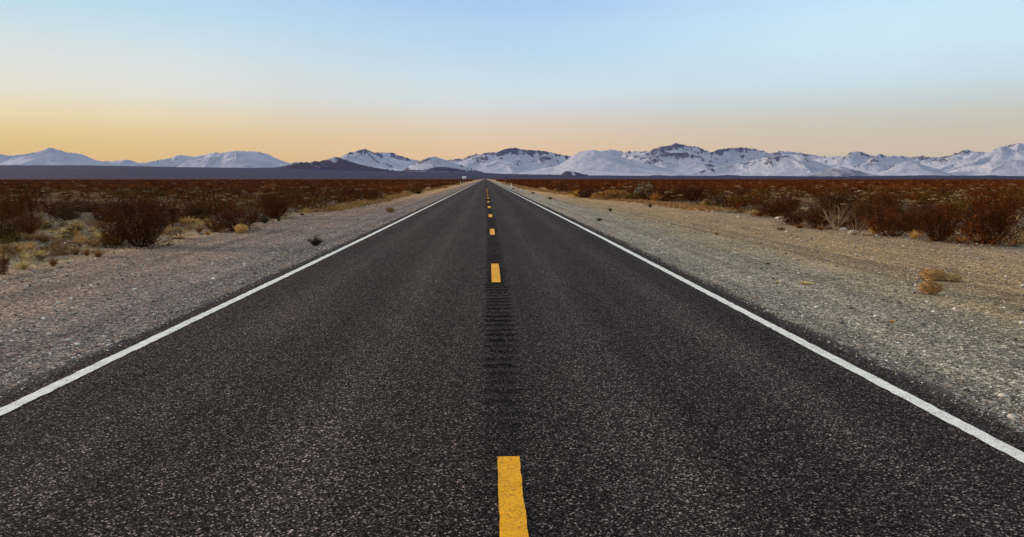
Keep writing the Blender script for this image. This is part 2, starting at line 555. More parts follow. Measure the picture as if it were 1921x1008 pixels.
M_DARK = plain_material('dark_green_blades', (0.055, 0.046, 0.018), 14, 0.5, 1.6)
M_BONE = plain_material('bleached_wood', (0.27, 0.18, 0.11), 25)
M_PALEROCK = plain_material('pale_rock', (0.46, 0.42, 0.36), 9, 0.7, 1.2)
M_SAGE = leaf_material('sage_leaves', (0.05, 0.05, 0.032), (0.12, 0.12, 0.08), (0.22, 0.215, 0.15), 4)
M_GREYROCK = plain_material('grey_rock', (0.20, 0.19, 0.165), 9, 0.6, 1.3)
M_SIGN = plain_material('white_sheeting', (0.82, 0.82, 0.80), 4, 0.95, 1.03, 0.5, 0.4)
M_METAL = plain_material('galvanised_steel', (0.30, 0.31, 0.32), 12, 0.8, 1.1, 0.5, 0.5)
M_BLACK = plain_material('dark_back', (0.03, 0.03, 0.033), 5)
M_AMBER = plain_material('amber_reflector', (0.75, 0.40, 0.05), 5, 0.95, 1.05, 0.3, 0.5)

# ------------------------------------------------------------------ ground
def spaced(a, b, fine, grow):
    out = [a]; s = fine
    while out[-1] < b:
        out.append(out[-1] + s)
        s *= grow
    return np.array(out)


ur = spaced(EDGE_R + 0.12, 24, 0.16, 1.0)
ur = np.concatenate([ur, spaced(ur[-1] + 0.2, 17000, 0.2, 1.07)])
ul = -spaced(-EDGE_L + 0.12, 24, 0.16, 1.0)
ul = np.concatenate([ul, -spaced(-ul[-1] + 0.2, 17000, 0.2, 1.07)])
U = np.concatenate([ul[::-1], [EDGE_L, EDGE_L + 0.14, -2, 0, 2, EDGE_R - 0.14, EDGE_R], ur])
Y = np.concatenate([-spaced(0, 60, 1.0, 1.15)[::-1][:-1], spaced(0, 34, 0.16, 1.0), spaced(34.2, 29000, 0.22, 1.035)])
UU, YY = np.meshgrid(U, Y)
ZZ = gz(UU, YY)
gv = np.stack([UU + xs(YY), YY, ZZ], -1).reshape(-1, 3)
ground = link('ground', mesh_np('ground', gv, grid_faces(len(Y), len(U)), M_GROUND, True, np.stack([UU, YY], -1).reshape(-1, 2)))
tag(ground, 'stony desert floor and gravel verges on both sides of the road', None, None, 'structure')

# ------------------------------------------------------------------ road with milled centre grooves
DASH_END0, DASH_STEP, DASH_LEN = 4.92, 11.6, 3.0
rows, depth = [], []
y = -40.0
while y < 0.5:
    rows.append(y); depth.append(0); y += 2.0
k = 0
y = 0.6
PITCH = 0.305
while y < 110:
    jit = random.uniform(-0.012, 0.012)
    for dy, dz in ((0.0, 0), (0.012, 0.3), (0.045, 0.9), (0.085, 1), (0.125, 0.9), (0.160, 0.3), (0.172, 0)):
        rows.append(y + dy + jit); depth.append(dz)
    y += PITCH
for yy in spaced(y + 1, 6000, 4, 1.12):
    rows.append(yy); depth.append(0)
rows = np.array(rows); depth = np.array(depth)
depth = depth * (0.30 + 0.70 * sstep(5.0, 9.5, rows)) * (0.45 + 1.0 * fbm(rows * 1.6, rows * 0, 3, 49))
near = sstep(140, 60, rows) * 0 + (rows < 170)
jl = (fbm(rows * 2.2, rows * 0, 4, 51) - 0.5) * 0.22 + (fbm(rows * 11, rows * 0, 2, 52) - 0.5) * 0.06
jr = (fbm(rows * 2.2, rows * 0, 4, 61) - 0.5) * 0.22 + (fbm(rows * 11, rows * 0, 2, 62) - 0.5) * 0.06
GL, GR = -0.055, 0.285
ucols = []
for c in (('l', 0.0, -0.09), ('l', 0.0, 0.0), ('f', -3.0), ('f', -1.8), ('f', -0.8), ('f', GL - 0.04), ('g', GL), ('g', GL + 0.05), ('g', GR - 0.05), ('g', GR), ('f', GR + 0.04),
          ('f', 1.0), ('f', 2.2), ('f', 3.0), ('r', 0.0, 0.0), ('r', 0.0, -0.09)):
    if c[0] == 'l':
        uu = EDGE_L + jl * near - (0.02 if c[2] else 0); zz = np.full_like(rows, c[2])
    elif c[0] == 'r':
        uu = EDGE_R + jr * near + (0.02 if c[2] else 0); zz = np.full_like(rows, c[2])
    elif c[0] == 'g':
        wv = (fbm(rows * 3.0, rows * 0 + c[1] * 9, 2, 71) - 0.5) * 0.07
        uu = np.full_like(rows, c[1]) + (wv if abs(c[1] - 0.115) > 0.15 else 0); zz = -0.016 * depth * (1 if abs(c[1] - 0.115) < 0.15 else 0.25)
    else:
        uu = np.full_like(rows, c[1]); zz = np.zeros_like(rows)
    ucols.append((uu, zz, depth if c[0] == 'g' else np.zeros_like(rows)))
RU = np.stack([c[0] for c in ucols], 1); RZ = np.stack([c[1] for c in ucols], 1); RG = np.stack([c[2] for c in ucols], 1)
RY = np.repeat(rows[:, None], RU.shape[1], 1)
rv = np.stack([RU + xs(RY), RY, RZ], -1).reshape(-1, 3)
road = link('road', mesh_np('road', rv, grid_faces(len(rows), RU.shape[1]), M_ASPH, False, np.stack([RU, RY], -1).reshape(-1, 2), {'groove': RG.reshape(-1)}))
tag(road, 'dark two-lane asphalt road running straight to the horizon', None, None, 'structure')


def line_mesh(name, uc, w, y0, y1, m, fine=0.04, amp=0.009, z=0.004):
    ys = [y0]; s = fine
    while ys[-1] < y1:
        s = fine if ys[-1] < 14 else min(s * 1.03, 60)
        ys.append(min(ys[-1] + s, y1))
    ys = np.array(ys)
    e1 = (fbm(ys * 9, ys * 0 + uc, 3, 80) - 0.5) * amp * 3 + (fbm(ys * 0.5, ys * 0 + uc, 2, 84) - 0.5) * 0.012
    e2 = (fbm(ys * 9, ys * 0 + uc, 3, 81) - 0.5) * amp * 3 + (fbm(ys * 0.5, ys * 0 + uc, 2, 84) - 0.5) * 0.012
    uu = np.stack([uc - w / 2 + e1, np.full_like(ys, uc), uc + w / 2 + e2], 1)
    yy = np.repeat(ys[:, None], 3, 1)
    v = np.stack([uu + xs(yy), yy, np.full_like(uu, z)], -1).reshape(-1, 3)
    return mesh_np(name, v, grid_faces(len(ys), 3), m)


el_ = link('edge_line', line_mesh('edge_line', -3.69, 0.125, -30, 5000, M_WHITE))
tag(el_, 'solid white edge line along the left side of the road', None, 'white edge lines', 'structure')
er_ = link('edge_line', line_mesh('edge_line', 3.36, 0.125, -30, 5000, M_WHITE))
tag(er_, 'solid white edge line along the right side of the road', None, 'white edge lines', 'structure')
for k in range(-1, 13):
    e = DASH_END0 + DASH_STEP * k
    o = link('centre_dash', line_mesh('centre_dash', 0.116 if k == 0 else 0.115, 0.138 if k == 0 else 0.155 if k < 3 else 0.165, e - DASH_LEN, e, M_YELLOW, 0.012, 0.0035))
    tag(o, None, None, 'yellow dashes down the middle of the road', 'structure')

# ------------------------------------------------------------------ gravel chippings lying on the verges and on the ragged edge
def icos():
    t = (1 + 5 ** 0.5) / 2
    v = np.array([(-1, t, 0), (1, t, 0), (-1, -t, 0), (1, -t, 0), (0, -1, t), (0, 1, t), (0, -1, -t), (0, 1, -t), (t, 0, -1), (t, 0, 1), (-t, 0, -1), (-t, 0, 1)], float)
    v /= np.linalg.norm(v[0])
    f = np.array([(0, 11, 5), (0, 5, 1), (0, 1, 7), (0, 7, 10), (0, 10, 11), (1, 5, 9), (5, 11, 4), (11, 10, 2), (10, 7, 6), (7, 1, 8), (3, 9, 4), (3, 4, 2), (3, 2, 6), (3, 6, 8), (3, 8, 9),
                  (4, 9, 5), (2, 4, 11), (6, 2, 10), (8, 6, 7), (9, 8, 1)])
    return v, f


IV, IF = icos()


def rand_rot(n):
    q = rng.normal(size=(n, 4)); q /= np.linalg.norm(q, axis=1)[:, None]
    w, x, y, z = q.T
    return np.stack([1 - 2 * (y * y + z * z), 2 * (x * y - z * w), 2 * (x * z + y * w), 2 * (x * y + z * w), 1 - 2 * (x * x + z * z), 2 * (y * z - x * w),
                     2 * (x * z - y * w), 2 * (y * z + x * w), 1 - 2 * (x * x + y * y)], 1).reshape(-1, 3, 3)


def stones(pos, size):
    n = len(pos)
    sc = size[:, None] * rng.uniform(0.55, 1.1, (n, 3))
    v = IV[None] * rng.uniform(0.75, 1.2, (n, 12, 1)) * sc[:, None, :]
    v = np.einsum('nij,nkj->nki', rand_rot(n), v)
    v[..., 2] *= 0.65
    v += pos[:, None, :]
    f = IF[None] + (np.arange(n) * 12)[:, None, None]
    return v.reshape(-1, 3), f.reshape(-1, 3)


def scatter_uy(n, u0, u1, y0, y1, p=1.5):
    r = rng.random(n)
    y = y0 * (y1 / y0) ** (r ** (1 / p))
    return rng.uniform(u0, u1, n), y


pu, py_, ps = [], [], []
for n, u0, u1, y0, y1, s0, s1, up in ((15000, EDGE_L - 5.2, EDGE_L + 0.05, 3.5, 40, 0.005, 0.014, 1.0), (17000, EDGE_R - 0.05, EDGE_R + 9.5, 3.5, 40, 0.005, 0.015, 1.0),
                                      (5000, EDGE_L - 0.75, EDGE_L + 0.12, 3, 30, 0.005, 0.013, 1.0), (5000, EDGE_R - 0.12, EDGE_R + 0.8, 3, 30, 0.005, 0.013, 1.0),
                                      (1500, EDGE_L - 5.2, EDGE_L, 4, 60, 0.015, 0.032, 1.0), (2200, EDGE_R + .3, EDGE_R + 10, 4, 70, 0.015, 0.035, 1.0),
                                      (2500, -30, -9.2, 14, 60, 0.02, 0.06, 1.0), (3000, 12.5, 40, 16, 70, 0.02, 0.065, 1.0)):
    a, b_ = scatter_uy(n, u0, u1, y0, y1)
    pu.append(a); py_.append(b_); ps.append(rng.uniform(s0, s1, n) * rng.choice([1, 1, 1, 1.5], n))
pu, py_, ps = map(np.concatenate, (pu, py_, ps))
onroad = (pu > EDGE_L) & (pu < EDGE_R)
pz = np.where(onroad, 0.002, gz(pu, py_))
sv, sf_ = stones(np.stack([pu + xs(py_), py_, pz + ps * 0.2], 1), ps)
gr = link('gravel', mesh_np('gravel', sv, sf_, M_STONE))
tag(gr, 'loose pale and grey chippings strewn over the verges', 'gravel', None, 'stuff')

# ------------------------------------------------------------------ mountains
def crest(tab, px):
    t = np.array(tab, float)
    return np.interp(px, t[:, 0], t[:, 1])


SKYLINE = [(-300, 291), (-200, 284), (-120, 290), (-60, 284), (0, 287), (27, 292.3), (69, 287.7), (92, 281), (104, 277), (117, 281), (135, 286), (158, 288.7), (173, 294.4), (190, 302.3), (219, 302.3), (248, 299.6),
           (271, 306.9), (292, 302.3), (325, 297), (343, 290.6), (369, 294), (389, 290.8), (400, 287), (423, 287), (442, 283.3), (460, 283.3), (490, 285.4), (506, 288.7), (525, 298.5), (543, 305.8), (567, 304),
           (600, 306), (630, 303), (645, 293), (658, 286), (673, 283.5), (686, 279.2), (706, 287), (719, 286), (737, 286.7), (754, 293.3), (771, 297.5), (779, 301), (800, 303), (827, 302), (840, 301), (854, 298),
           (869, 298.5), (883, 291.3), (900, 290), (914, 286), (931, 286), (950, 278.8), (967, 277.7), (987, 281.5), (1014, 282.5), (1033, 286), (1064, 293.3), (1087, 292), (1108, 289), (1125, 283.3), (1144, 280.8),
           (1171, 285.4), (1194, 283.5), (1200, 285.3), (1219, 282.5), (1236, 275), (1258, 272.2), (1266, 267.9), (1284, 273.5), (1305, 275.4), (1320, 282.5), (1331, 285.9), (1346, 279.7), (1369, 278.2), (1391, 276.9),
           (1406, 278.4), (1421, 282.5), (1442, 287.2), (1462, 283.8), (1489, 285.7), (1519, 290.9), (1549, 294.7), (1558, 292.7), (1578, 294), (1588, 285.8), (1607, 283.8), (1619, 290), (1633, 292.7), (1644, 288.4),
           (1655, 294), (1669, 292.3), (1705, 295), (1722, 292.7), (1738, 295.7), (1770, 293.7), (1780, 288.4), (1791, 286.8), (1801, 279.8), (1818, 285.2), (1829, 284.2), (1840, 287.8), (1849, 283.8), (1865, 275.5),
           (1875, 276), (1885, 271.5), (1903, 268.9), (1921, 274.9), (1960, 281), (2010, 276), (2080, 288), (2150, 283), (2300, 290)]
SP = [  # crest polyline, distance km, half width km, noise gain
    (SKYLINE, 22.0, 4.2, 1.0),
    ([(440, 336), (500, 317), (540, 311), (566, 304.5), (579, 305), (590, 303.2), (616, 300.2), (625, 295.4), (633, 293.4), (640, 296), (655, 302), (680, 309), (700, 313.5), (735, 319), (790, 325), (870, 336)], 12.5, 2.8, 0.7),
    ([(730, 336), (765, 315), (785, 304), (800, 297.6), (815, 292.7), (827, 296.8), (845, 303), (870, 311), (900, 321), (925, 329), (945, 336)], 15.0, 2.8, 0.7),
    ([(960, 336), (1010, 324), (1040, 314), (1064, 300), (1076, 290), (1087, 284.6), (1108, 281.2), (1120, 283), (1150, 291), (1185, 300), (1225, 310), (1260, 320), (1310, 336)], 17.0, 3.6, 0.28),
    ([(1270, 336), (1320, 318), (1380, 307), (1430, 296), (1455, 291), (1470, 289.5), (1498, 290.5), (1515, 298), (1545, 309), (1585, 321), (1620, 336)], 17.0, 3.0, 0.55),
    ([(1500, 336), (1535, 321), (1568, 310.8), (1595, 318), (1640, 328), (1680, 336)], 13.0, 1.8, 0.4),
    ([(1560, 336), (1600, 308), (1640, 303), (1680, 312), (1720, 336)], 19.0, 2.4, 0.5),
    ([(1620, 336), (1665, 313), (1690, 304), (1702, 302), (1716, 307), (1760, 319), (1800, 336)], 16.0, 2.3, 0.8),
    ([(1740, 336), (1790, 316), (1835, 309), (1855, 303), (1885, 299), (1921, 303), (1960, 299), (2020, 306), (2100, 336)], 16.5, 2.6, 0.5),
    ([(1740, 300), (1800, 292), (1840, 288.5), (1866, 276.5), (1900, 284), (1940, 291), (2040, 300)], 20.0, 3.0, 0.5),
    ([(985, 336), (1030, 327), (1068, 320.5), (1100, 328), (1150, 336)], 12.5, 1.6, 0.6),
    ([(300, 336), (350, 305), (400, 293), (440, 287), (470, 286), (500, 290), (530, 304), (580, 336)], 19.5, 2.6, 0.5),
    ([(-60, 336), (30, 298), (70, 290), (104, 278.5), (140, 290), (180, 303), (240, 336)], 19.5, 2.6, 0.4),
]
FAN = [(-300, 311), (0, 310.5), (190, 311), (400, 314), (480, 315), (560, 315), (700, 320), (790, 322), (870, 322.5), (930, 326), (1000, 328), (1100, 330), (1200, 330.5), (1500, 330.5), (1700, 330), (1921, 331), (2300, 331)]
ROCKY = [(-300, .1), (0, .12), (200, .15), (420, .15), (520, .2), (640, .35), (680, .75), (790, .6), (870, .6), (940, .8), (1060, .8), (1085, .15), (1140, .25), (1200, .45), (1245, .95), (1320, .95), (1350, .7), (1440, .65),
         (1500, .35), (1580, .6), (1640, .6), (1700, .45), (1790, .55), (1840, .25), (1921, .3), (2300, .3)]
pxs = np.arange(-220, 2140, 1.15)
rr = np.concatenate([np.arange(3000, 9000, 400), np.arange(9000, 24500, 62), np.arange(24500, 29000, 300)]).astype(float)
az = np.arctan((pxs - CX) / FPX * 1.0) + YAW          # horizon azimuth for each column of the profile tables
AZ, RR = np.meshgrid(az, rr)
PX = np.repeat(pxs[None, :], len(rr), 0)
X, Yk = RR * np.sin(AZ), RR * np.cos(AZ)


def elevtan(px, py):
    dx, dy, dz = [_f[i] + _r[i] * (px - CX) / FPX + _u[i] * (CY - py) / FPX for i in range(3)]
    return dz / np.hypot(dx, dy)


wx = (fbm(X / 2600, Yk / 2600, 3, 101) - 0.5)
rg = ridged(X / 2300 + wx, Yk / 2300, 5, 111)
rg_f = ridged(X / 800, Yk / 800 + wx, 4, 121)
fb = fbm(X / 500, Yk / 500, 4, 131)
# spurs and gullies run down the fall line, towards the valley
ac = AZ * 20000
mean = (fbm(ac / 1500, RR / 900, 3, 181) - 0.5) * 900
gul = ridged((ac + mean) / 1150, RR / 5200, 4, 183, 0.6)
gul2 = ridged((ac + mean * 1.3) / 330, RR / 1500, 3, 187, 0.6)
fan_px = crest(FAN, pxs)[None, :] + (fbm(X / 1700, Yk / 1700, 4, 190) - 0.5) * 3.0
fanh = elevtan(pxs[None, :], fan_px) * 14500
apron = fanh * (sstep(5500, 14500, RR) * 0.55 + 0.45 * np.clip((RR - 5500) / 9000, 0, 1)) * (1 + 0.03 * (fb - 0.5))
H = apron.copy()
which = np.zeros(H.shape, int)
RM = np.random.default_rng(63)


def ridge_segment(F, p, q, kslope):
    """raise F to a concave-sided ridge running from p to q, both (x, y, height)"""
    hmax = max(p[2], q[2])
    reach = hmax / kslope * 2.6
    x0, x1 = min(p[0], q[0]) - reach, max(p[0], q[0]) + reach
    y0, y1 = min(p[1], q[1]) - reach, max(p[1], q[1]) + reach
    cr = [math.hypot(a_, b_) for a_ in (x0, x1) for b_ in (max(y0, 100), y1)]
    ca = [math.atan2(a_, b_) for a_ in (x0, x1) for b_ in (max(y0, 100), y1)]
    i0, i1 = np.searchsorted(rr, (min(cr) * 0.97, max(cr)))
    j0, j1 = np.searchsorted(az, (min(ca), max(ca)))
    if i1 <= i0 or j1 <= j0:
        return
    xx, yy_ = WX[i0:i1, j0:j1], WY[i0:i1, j0:j1]
    dx, dy = q[0] - p[0], q[1] - p[1]
    L2 = dx * dx + dy * dy + 1e-6
    tt = np.clip(((xx - p[0]) * dx + (yy_ - p[1]) * dy) / L2, 0, 1)
    dd = np.hypot(xx - p[0] - tt * dx, yy_ - p[1] - tt * dy)
    zr = p[2] + (q[2] - p[2]) * tt
    z = zr * (np.exp(-kslope * dd / np.maximum(zr, 1) * 1.25) * 1.06 - 0.06)
    np.maximum(F[i0:i1, j0:j1], z, out=F[i0:i1, j0:j1])


# the distance field is read at slightly wobbled positions, so ridges are never ruler-straight
WX = X + (fbm(X / 900, Yk / 900, 4, 201) - 0.5) * 420
WY = Yk + (fbm(X / 900, Yk / 900, 4, 211) - 0.5) * 420
for i, (tab, R, Wd, gain) in enumerate(SP):
    F = np.zeros(H.shape)
    ks = 0.50 if i == 0 else (0.36 if gain < 0.45 else 0.46)
    lo, hi = max(tab[0][0], pxs[0]), min(tab[-1][0], pxs[-1])
    step = 9.0
    cp = np.arange(lo, hi, step)
    Rc = R * 1000 + (fbm(cp / (160.0 if i == 0 else 120.0), cp * 0 + i, 3, 140 + i) - 0.5) * (2600 if i == 0 else 900)
    hp = np.maximum(elevtan(cp, crest(tab, cp)), 0) * Rc
    ap = np.arctan((cp - CX) / FPX) + YAW
    P = np.stack([Rc * np.sin(ap), Rc * np.cos(ap), hp], 1)
    for m in range(len(P) - 1):
        ridge_segment(F, P[m], P[m + 1], ks)
    # spurs run down towards the valley, and send out their own side spurs
    m = 0.0
    while m < len(P) - 1:
        a0 = P[int(m)]
        m += RM.uniform(2.2, 5.5) / (1.0 if gain > 0.45 else 0.45)
        if a0[2] < 90:
            continue
        base_dir = math.atan2(-a0[0], -a0[1])
        ang = base_dir + RM.uniform(-0.95, 0.95)
        Ls = a0[2] / ks * RM.uniform(0.9, 1.7)
        n_ = 5
        pts = [a0]
        for q_ in range(1, n_ + 1):
            ang += RM.uniform(-0.28, 0.28)
            prev = pts[-1]
            pts.append(np.array([prev[0] + math.sin(ang) * Ls / n_, prev[1] + math.cos(ang) * Ls / n_, a0[2] * (1 - 0.93 * (q_ / n_) ** 0.85) * RM.uniform(0.94, 1.06)]))
            ridge_segment(F, prev, pts[-1], ks * 1.4)
            for sgn in (-1, 1):
                if RM.random() < 0.8 and pts[-1][2] > 70:
                    a2 = ang + sgn * RM.uniform(0.6, 1.1)
                    l2 = pts[-1][2] / ks * RM.uniform(0.4, 0.85)
                    mid = np.array([prev[0] * .5 + pts[-1][0] * .5, prev[1] * .5 + pts[-1][1] * .5, prev[2] * .5 + pts[-1][2] * .5])
                    e2 = np.array([mid[0] + math.sin(a2) * l2, mid[1] + math.cos(a2) * l2, mid[2] * 0.25])
                    ridge_segment(F, mid, e2, ks * 1.8)
    F = F * (1 + (rg_f - 0.45) * 0.26 * gain + (fb - 0.5) * 0.12 * gain)
    top = (F / RR).max(0)
    want = np.maximum(elevtan(pxs, crest(tab, pxs)), 0)
    kk = np.clip(np.where(want > 6e-4, want / np.maximum(top, 1e-4), 1), 0.7, 1.35)
    kk = np.convolve(np.pad(kk, 9, mode='edge'), np.hanning(21)[1:-1] / np.hanning(21).sum(), mode='valid')
    F = F * kk[None, :]
    h = F + np.where(F > 3, apron * np.clip(1 - F / 260.0, 0, 1) * 0.7, 0) * (i == 0)
    up = h > H
    which = np.where(up, i + 1, which)
    H = np.where(up, h, H)
gr_r = np.gradient(H, axis=0) / np.gradient(RR, axis=0)
gr_a = np.gradient(H, axis=1) / (RR * np.gradient(AZ, axis=1))
slope = np.hypot(gr_r, gr_a)
lapl = H - (np.roll(H, 6, 1) + np.roll(H, -6, 1) + np.roll(H, 4, 0) + np.roll(H, -4, 0)) / 4
convex = np.clip(lapl / 28.0, -1, 1)
snowline = fanh * 0.93 + 30 * (fb - 0.5) * 2
snow = sstep(-0.12, 0.20, (H - snowline) / 160.0)
snow = np.where(RR < 14000, snow * sstep(20, 110, H - fanh * 0.9 + 80 * (fb - 0.5)), snow)
hill1 = which == 2
snow = np.where(hill1, sstep(120, 320, H + 300 * (gul2 - 0.45) + gr_a * 160) * 0.62, snow)
snow = np.where(which == 11, 0.34 + 0.35 * sstep(0.35, 0.6, gul2), snow)
snow = np.where(which == 3, sstep(110, 210, H + 150 * (gul - .45)), snow)
rocky = crest(ROCKY, pxs)[None, :]
relh = H / np.maximum(elevtan(pxs, crest(SKYLINE, pxs))[None, :] * 22000, 100)
rock = rocky * (0.16 + 0.62 * sstep(0.28, 0.62, slope) + 0.30 * convex + 0.3 * (gul2 - 0.42) + 0.8 * (ridged(X / 210, Yk / 260, 3, 171) - 0.45) + 0.35 * np.clip(gr_a * 1.5, -1, 1)) * (0.45 + 0.6 * sstep(0.05, 0.95, relh + 0.9 * (fb - 0.5) + 0.5 * (gul - 0.4)))
rock = rock * 1.05 + 0.13 * rocky + 0.30 * sstep(0.972, 0.995, (H / RR) / np.maximum(elevtan(pxs, crest(SKYLINE, pxs))[None, :], 1e-4)) * (RR > 20000) * (0.3 + rocky)
rock = np.where((which == 4) | (which == 6), rock * 0.3, rock)
snow = np.where(which == 6, 0.50 + 0.35 * sstep(60, 200, H + 200 * (gul - 0.4)), snow)
rock = np.where(snow < 0.1, 0.0, rock)
mv = np.stack([X, Yk, H - 6.0 + 5.85 * sstep(5500, 7000, RR)], -1).reshape(-1, 3)
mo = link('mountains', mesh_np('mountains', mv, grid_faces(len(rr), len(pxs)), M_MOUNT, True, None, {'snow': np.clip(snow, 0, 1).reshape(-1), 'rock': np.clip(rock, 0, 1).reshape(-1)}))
tag(mo, 'snow-covered desert mountain range above its dark purple foot slopes', None, None, 'structure')

# ------------------------------------------------------------------ plants: shapes
def tubes(paths, radii, sides=3):
    """paths: list of (k,3) arrays"""
    V, Fq, off = [], [], 0
    for p, r in zip(paths, radii):
        k = len(p)
        d = np.gradient(p, axis=0)
        d /= np.linalg.norm(d, axis=1)[:, None] + 1e-9
        ref = np.array([0.3, 0.9, 0.2]) if abs(d[0, 2]) > 0.8 else np.array([0, 0, 1.0])
        a = np.cross(d, ref); a /= np.linalg.norm(a, axis=1)[:, None] + 1e-9
        b = np.cross(d, a)
        ang = np.arange(sides) * 2 * math.pi / sides
        ring = p[:, None, :] + r[:, None, None] * (np.cos(ang)[None, :, None] * a[:, None, :] + np.sin(ang)[None, :, None] * b[:, None, :])
        V.append(ring.reshape(-1, 3))
        i = np.arange(k - 1)[:, None] * sides + np.arange(sides)[None, :]
        j = np.arange(k - 1)[:, None] * sides + (np.arange(sides)[None, :] + 1) % sides
        Fq.append(np.stack([i, j, j + sides, i + sides], -1).reshape(-1, 4) + off)
        off += k * sides
    return np.concatenate(V), np.concatenate(Fq)


def leaves(c, size, R, elong=2.0, up=0.35):
    """small leaf faces at points c"""
    n = len(c)
    d = R.normal(size=(n, 3)); d[:, 2] = np.abs(d[:, 2]) * 0.8 + up; d /= np.linalg.norm(d, axis=1)[:, None]
    s = np.cross(d, R.normal(size=(n, 3))); s /= np.linalg.norm(s, axis=1)[:, None] + 1e-9
    L = size * R.uniform(0.6, 1.4, n)[:, None]
    w = L / elong
    v = np.stack([c - d * L * .5, c + s * w * .5, c + d * L * .5, c - s * w * .5], 1)
    return v.reshape(-1, 3), (np.arange(n) * 4)[:, None] + np.arange(4)[None, :]


def bush_shape(seed, nst=26, ntw=7, nleaf=4200, leaf=0.028, lean=0.95, dome=1.0, gap=0.0):
    """a creosote-like bush about 1 m high and 1 m in radius 0.55: stems fan from one foot, twigs carry small leaf clumps"""
    R = np.random.default_rng(seed)
    paths, rad, tips = [], [], []
    for i in range(nst):
        a = i * 2.399 + R.uniform(-.3, .3)
        out = (i + 0.5) / nst
        out = math.sqrt(out) * lean * R.uniform(0.75, 1.12)
        Ln = R.uniform(0.78, 1.08)
        k = 6
        s = np.linspace(0, 1, k)
        rad_ = out * 0.74 * (s ** 0.75)
        z = Ln * (s ** (1 + 0.5 * out)) * (1 - 0.50 * out ** 1.8)
        wob = R.normal(0, 0.02, (k, 2)) * s[:, None]
        p = np.stack([math.cos(a) * rad_ + wob[:, 0] + math.cos(a) * .03, math.sin(a) * rad_ + wob[:, 1] + math.sin(a) * .03, z], 1)
        paths.append(p); rad.append(np.linspace(0.012, 0.003, k))
        for j in range(ntw):
            t = R.uniform(0.22, 0.98)
            q = np.array([np.interp(t, s, p[:, m]) for m in range(3)])
            dd = np.array([math.cos(a), math.sin(a), 1.0]) * 0.6 + R.normal(0, 0.65, 3)
            dd[2] = abs(dd[2]) * 0.8 + 0.15
            dd /= np.linalg.norm(dd)
            l2 = R.uniform(0.12, 0.30)
            kk = np.linspace(0, 1, 3)[:, None]
            tp = q + dd * l2 * kk + np.array([0, 0, 0.05]) * kk ** 2
            paths.append(tp); rad.append(np.linspace(0.005, 0.002, 3))
            tips.append(tp)
    sv, sf = tubes(paths, rad)
    tips = np.array(tips)
    ii = R.integers(0, len(tips), nleaf)
    tt = R.uniform(0.1, 1.1, nleaf)[:, None]
    c = tips[ii, 0] * (1 - tt) + tips[ii, 2] * tt + R.normal(0, 0.034, (nleaf, 3))
    # low skirt of twigs, so the bush is dense down to the ground
    ns_ = int(nleaf * 0.34)
    ta = R.uniform(0, 2 * math.pi, ns_); qa = np.sqrt(R.uniform(0, 1, ns_)) * 0.74
    qa = qa * (0.78 + 0.4 * vnoise(np.cos(ta) * 2 + 4, np.sin(ta) * 2 + 4, seed + 5))
    za = R.uniform(0, 1, ns_) ** 1.2 * 0.62 * np.sqrt(np.clip(1.05 - (qa / 0.8) ** 2, 0, 1))
    c = np.concatenate([c, np.stack([np.cos(ta) * qa, np.sin(ta) * qa, za], 1)])
    c[:, 2] = np.maximum(c[:, 2], 0.02)
    if gap:
        keep = vnoise(c[:, 0] * 5 + 10, c[:, 2] * 5 + c[:, 1] * 4 + 20, seed) > gap
        c = c[keep]
    lv, lf = leaves(c, leaf, R)
    sv[:, 2] = np.minimum(sv[:, 2], 1.03 + 0.1 * (sv[:, 2] - 1.03)); lv[:, 2] = np.minimum(lv[:, 2], 1.05 + 0.15 * (lv[:, 2] - 1.05))
    return (sv, sf), (lv, lf)


def tuft_shape(seed, n=170, h=1.0, spread=0.6, w=0.014, curl=0.35, floor=False):
    """a tuft of dry blades about 1 high"""
    R = np.random.default_rng(seed)
    V, Fq, off = [], [], 0
    for i in range(n):
        a = R.uniform(0, 2 * math.pi)
        o = math.sqrt(R.uniform(0, 1))
        L = h * R.uniform(0.5, 1.05) * (1 - 0.3 * o)
        k = 4
        s = np.linspace(0, 1, k)
        r_ = 0.10 * o + o * spread * s ** 1.2 + curl * R.uniform(-.3, .6) * s ** 2 * 0.3
        z = L * (s - 0.25 * o * s ** 2)
        p = np.stack([math.cos(a) * r_ + R.normal(0, .02) * s, math.sin(a) * r_ + R.normal(0, .02) * s, z], 1)
        side = np.array([-math.sin(a + R.uniform(-1, 1)), math.cos(a + R.uniform(-1, 1)), 0])
        ww = (w * (1 - 0.8 * s) * R.uniform(0.7, 1.3))[:, None]
        v = np.stack([p - side * ww, p + side * ww], 1).reshape(-1, 3)
        V.append(v)
        i0 = np.arange(k - 1) * 2
        Fq.append(np.stack([i0, i0 + 1, i0 + 3, i0 + 2], 1) + off)
        off += 2 * k
    return np.concatenate(V), np.concatenate(Fq)


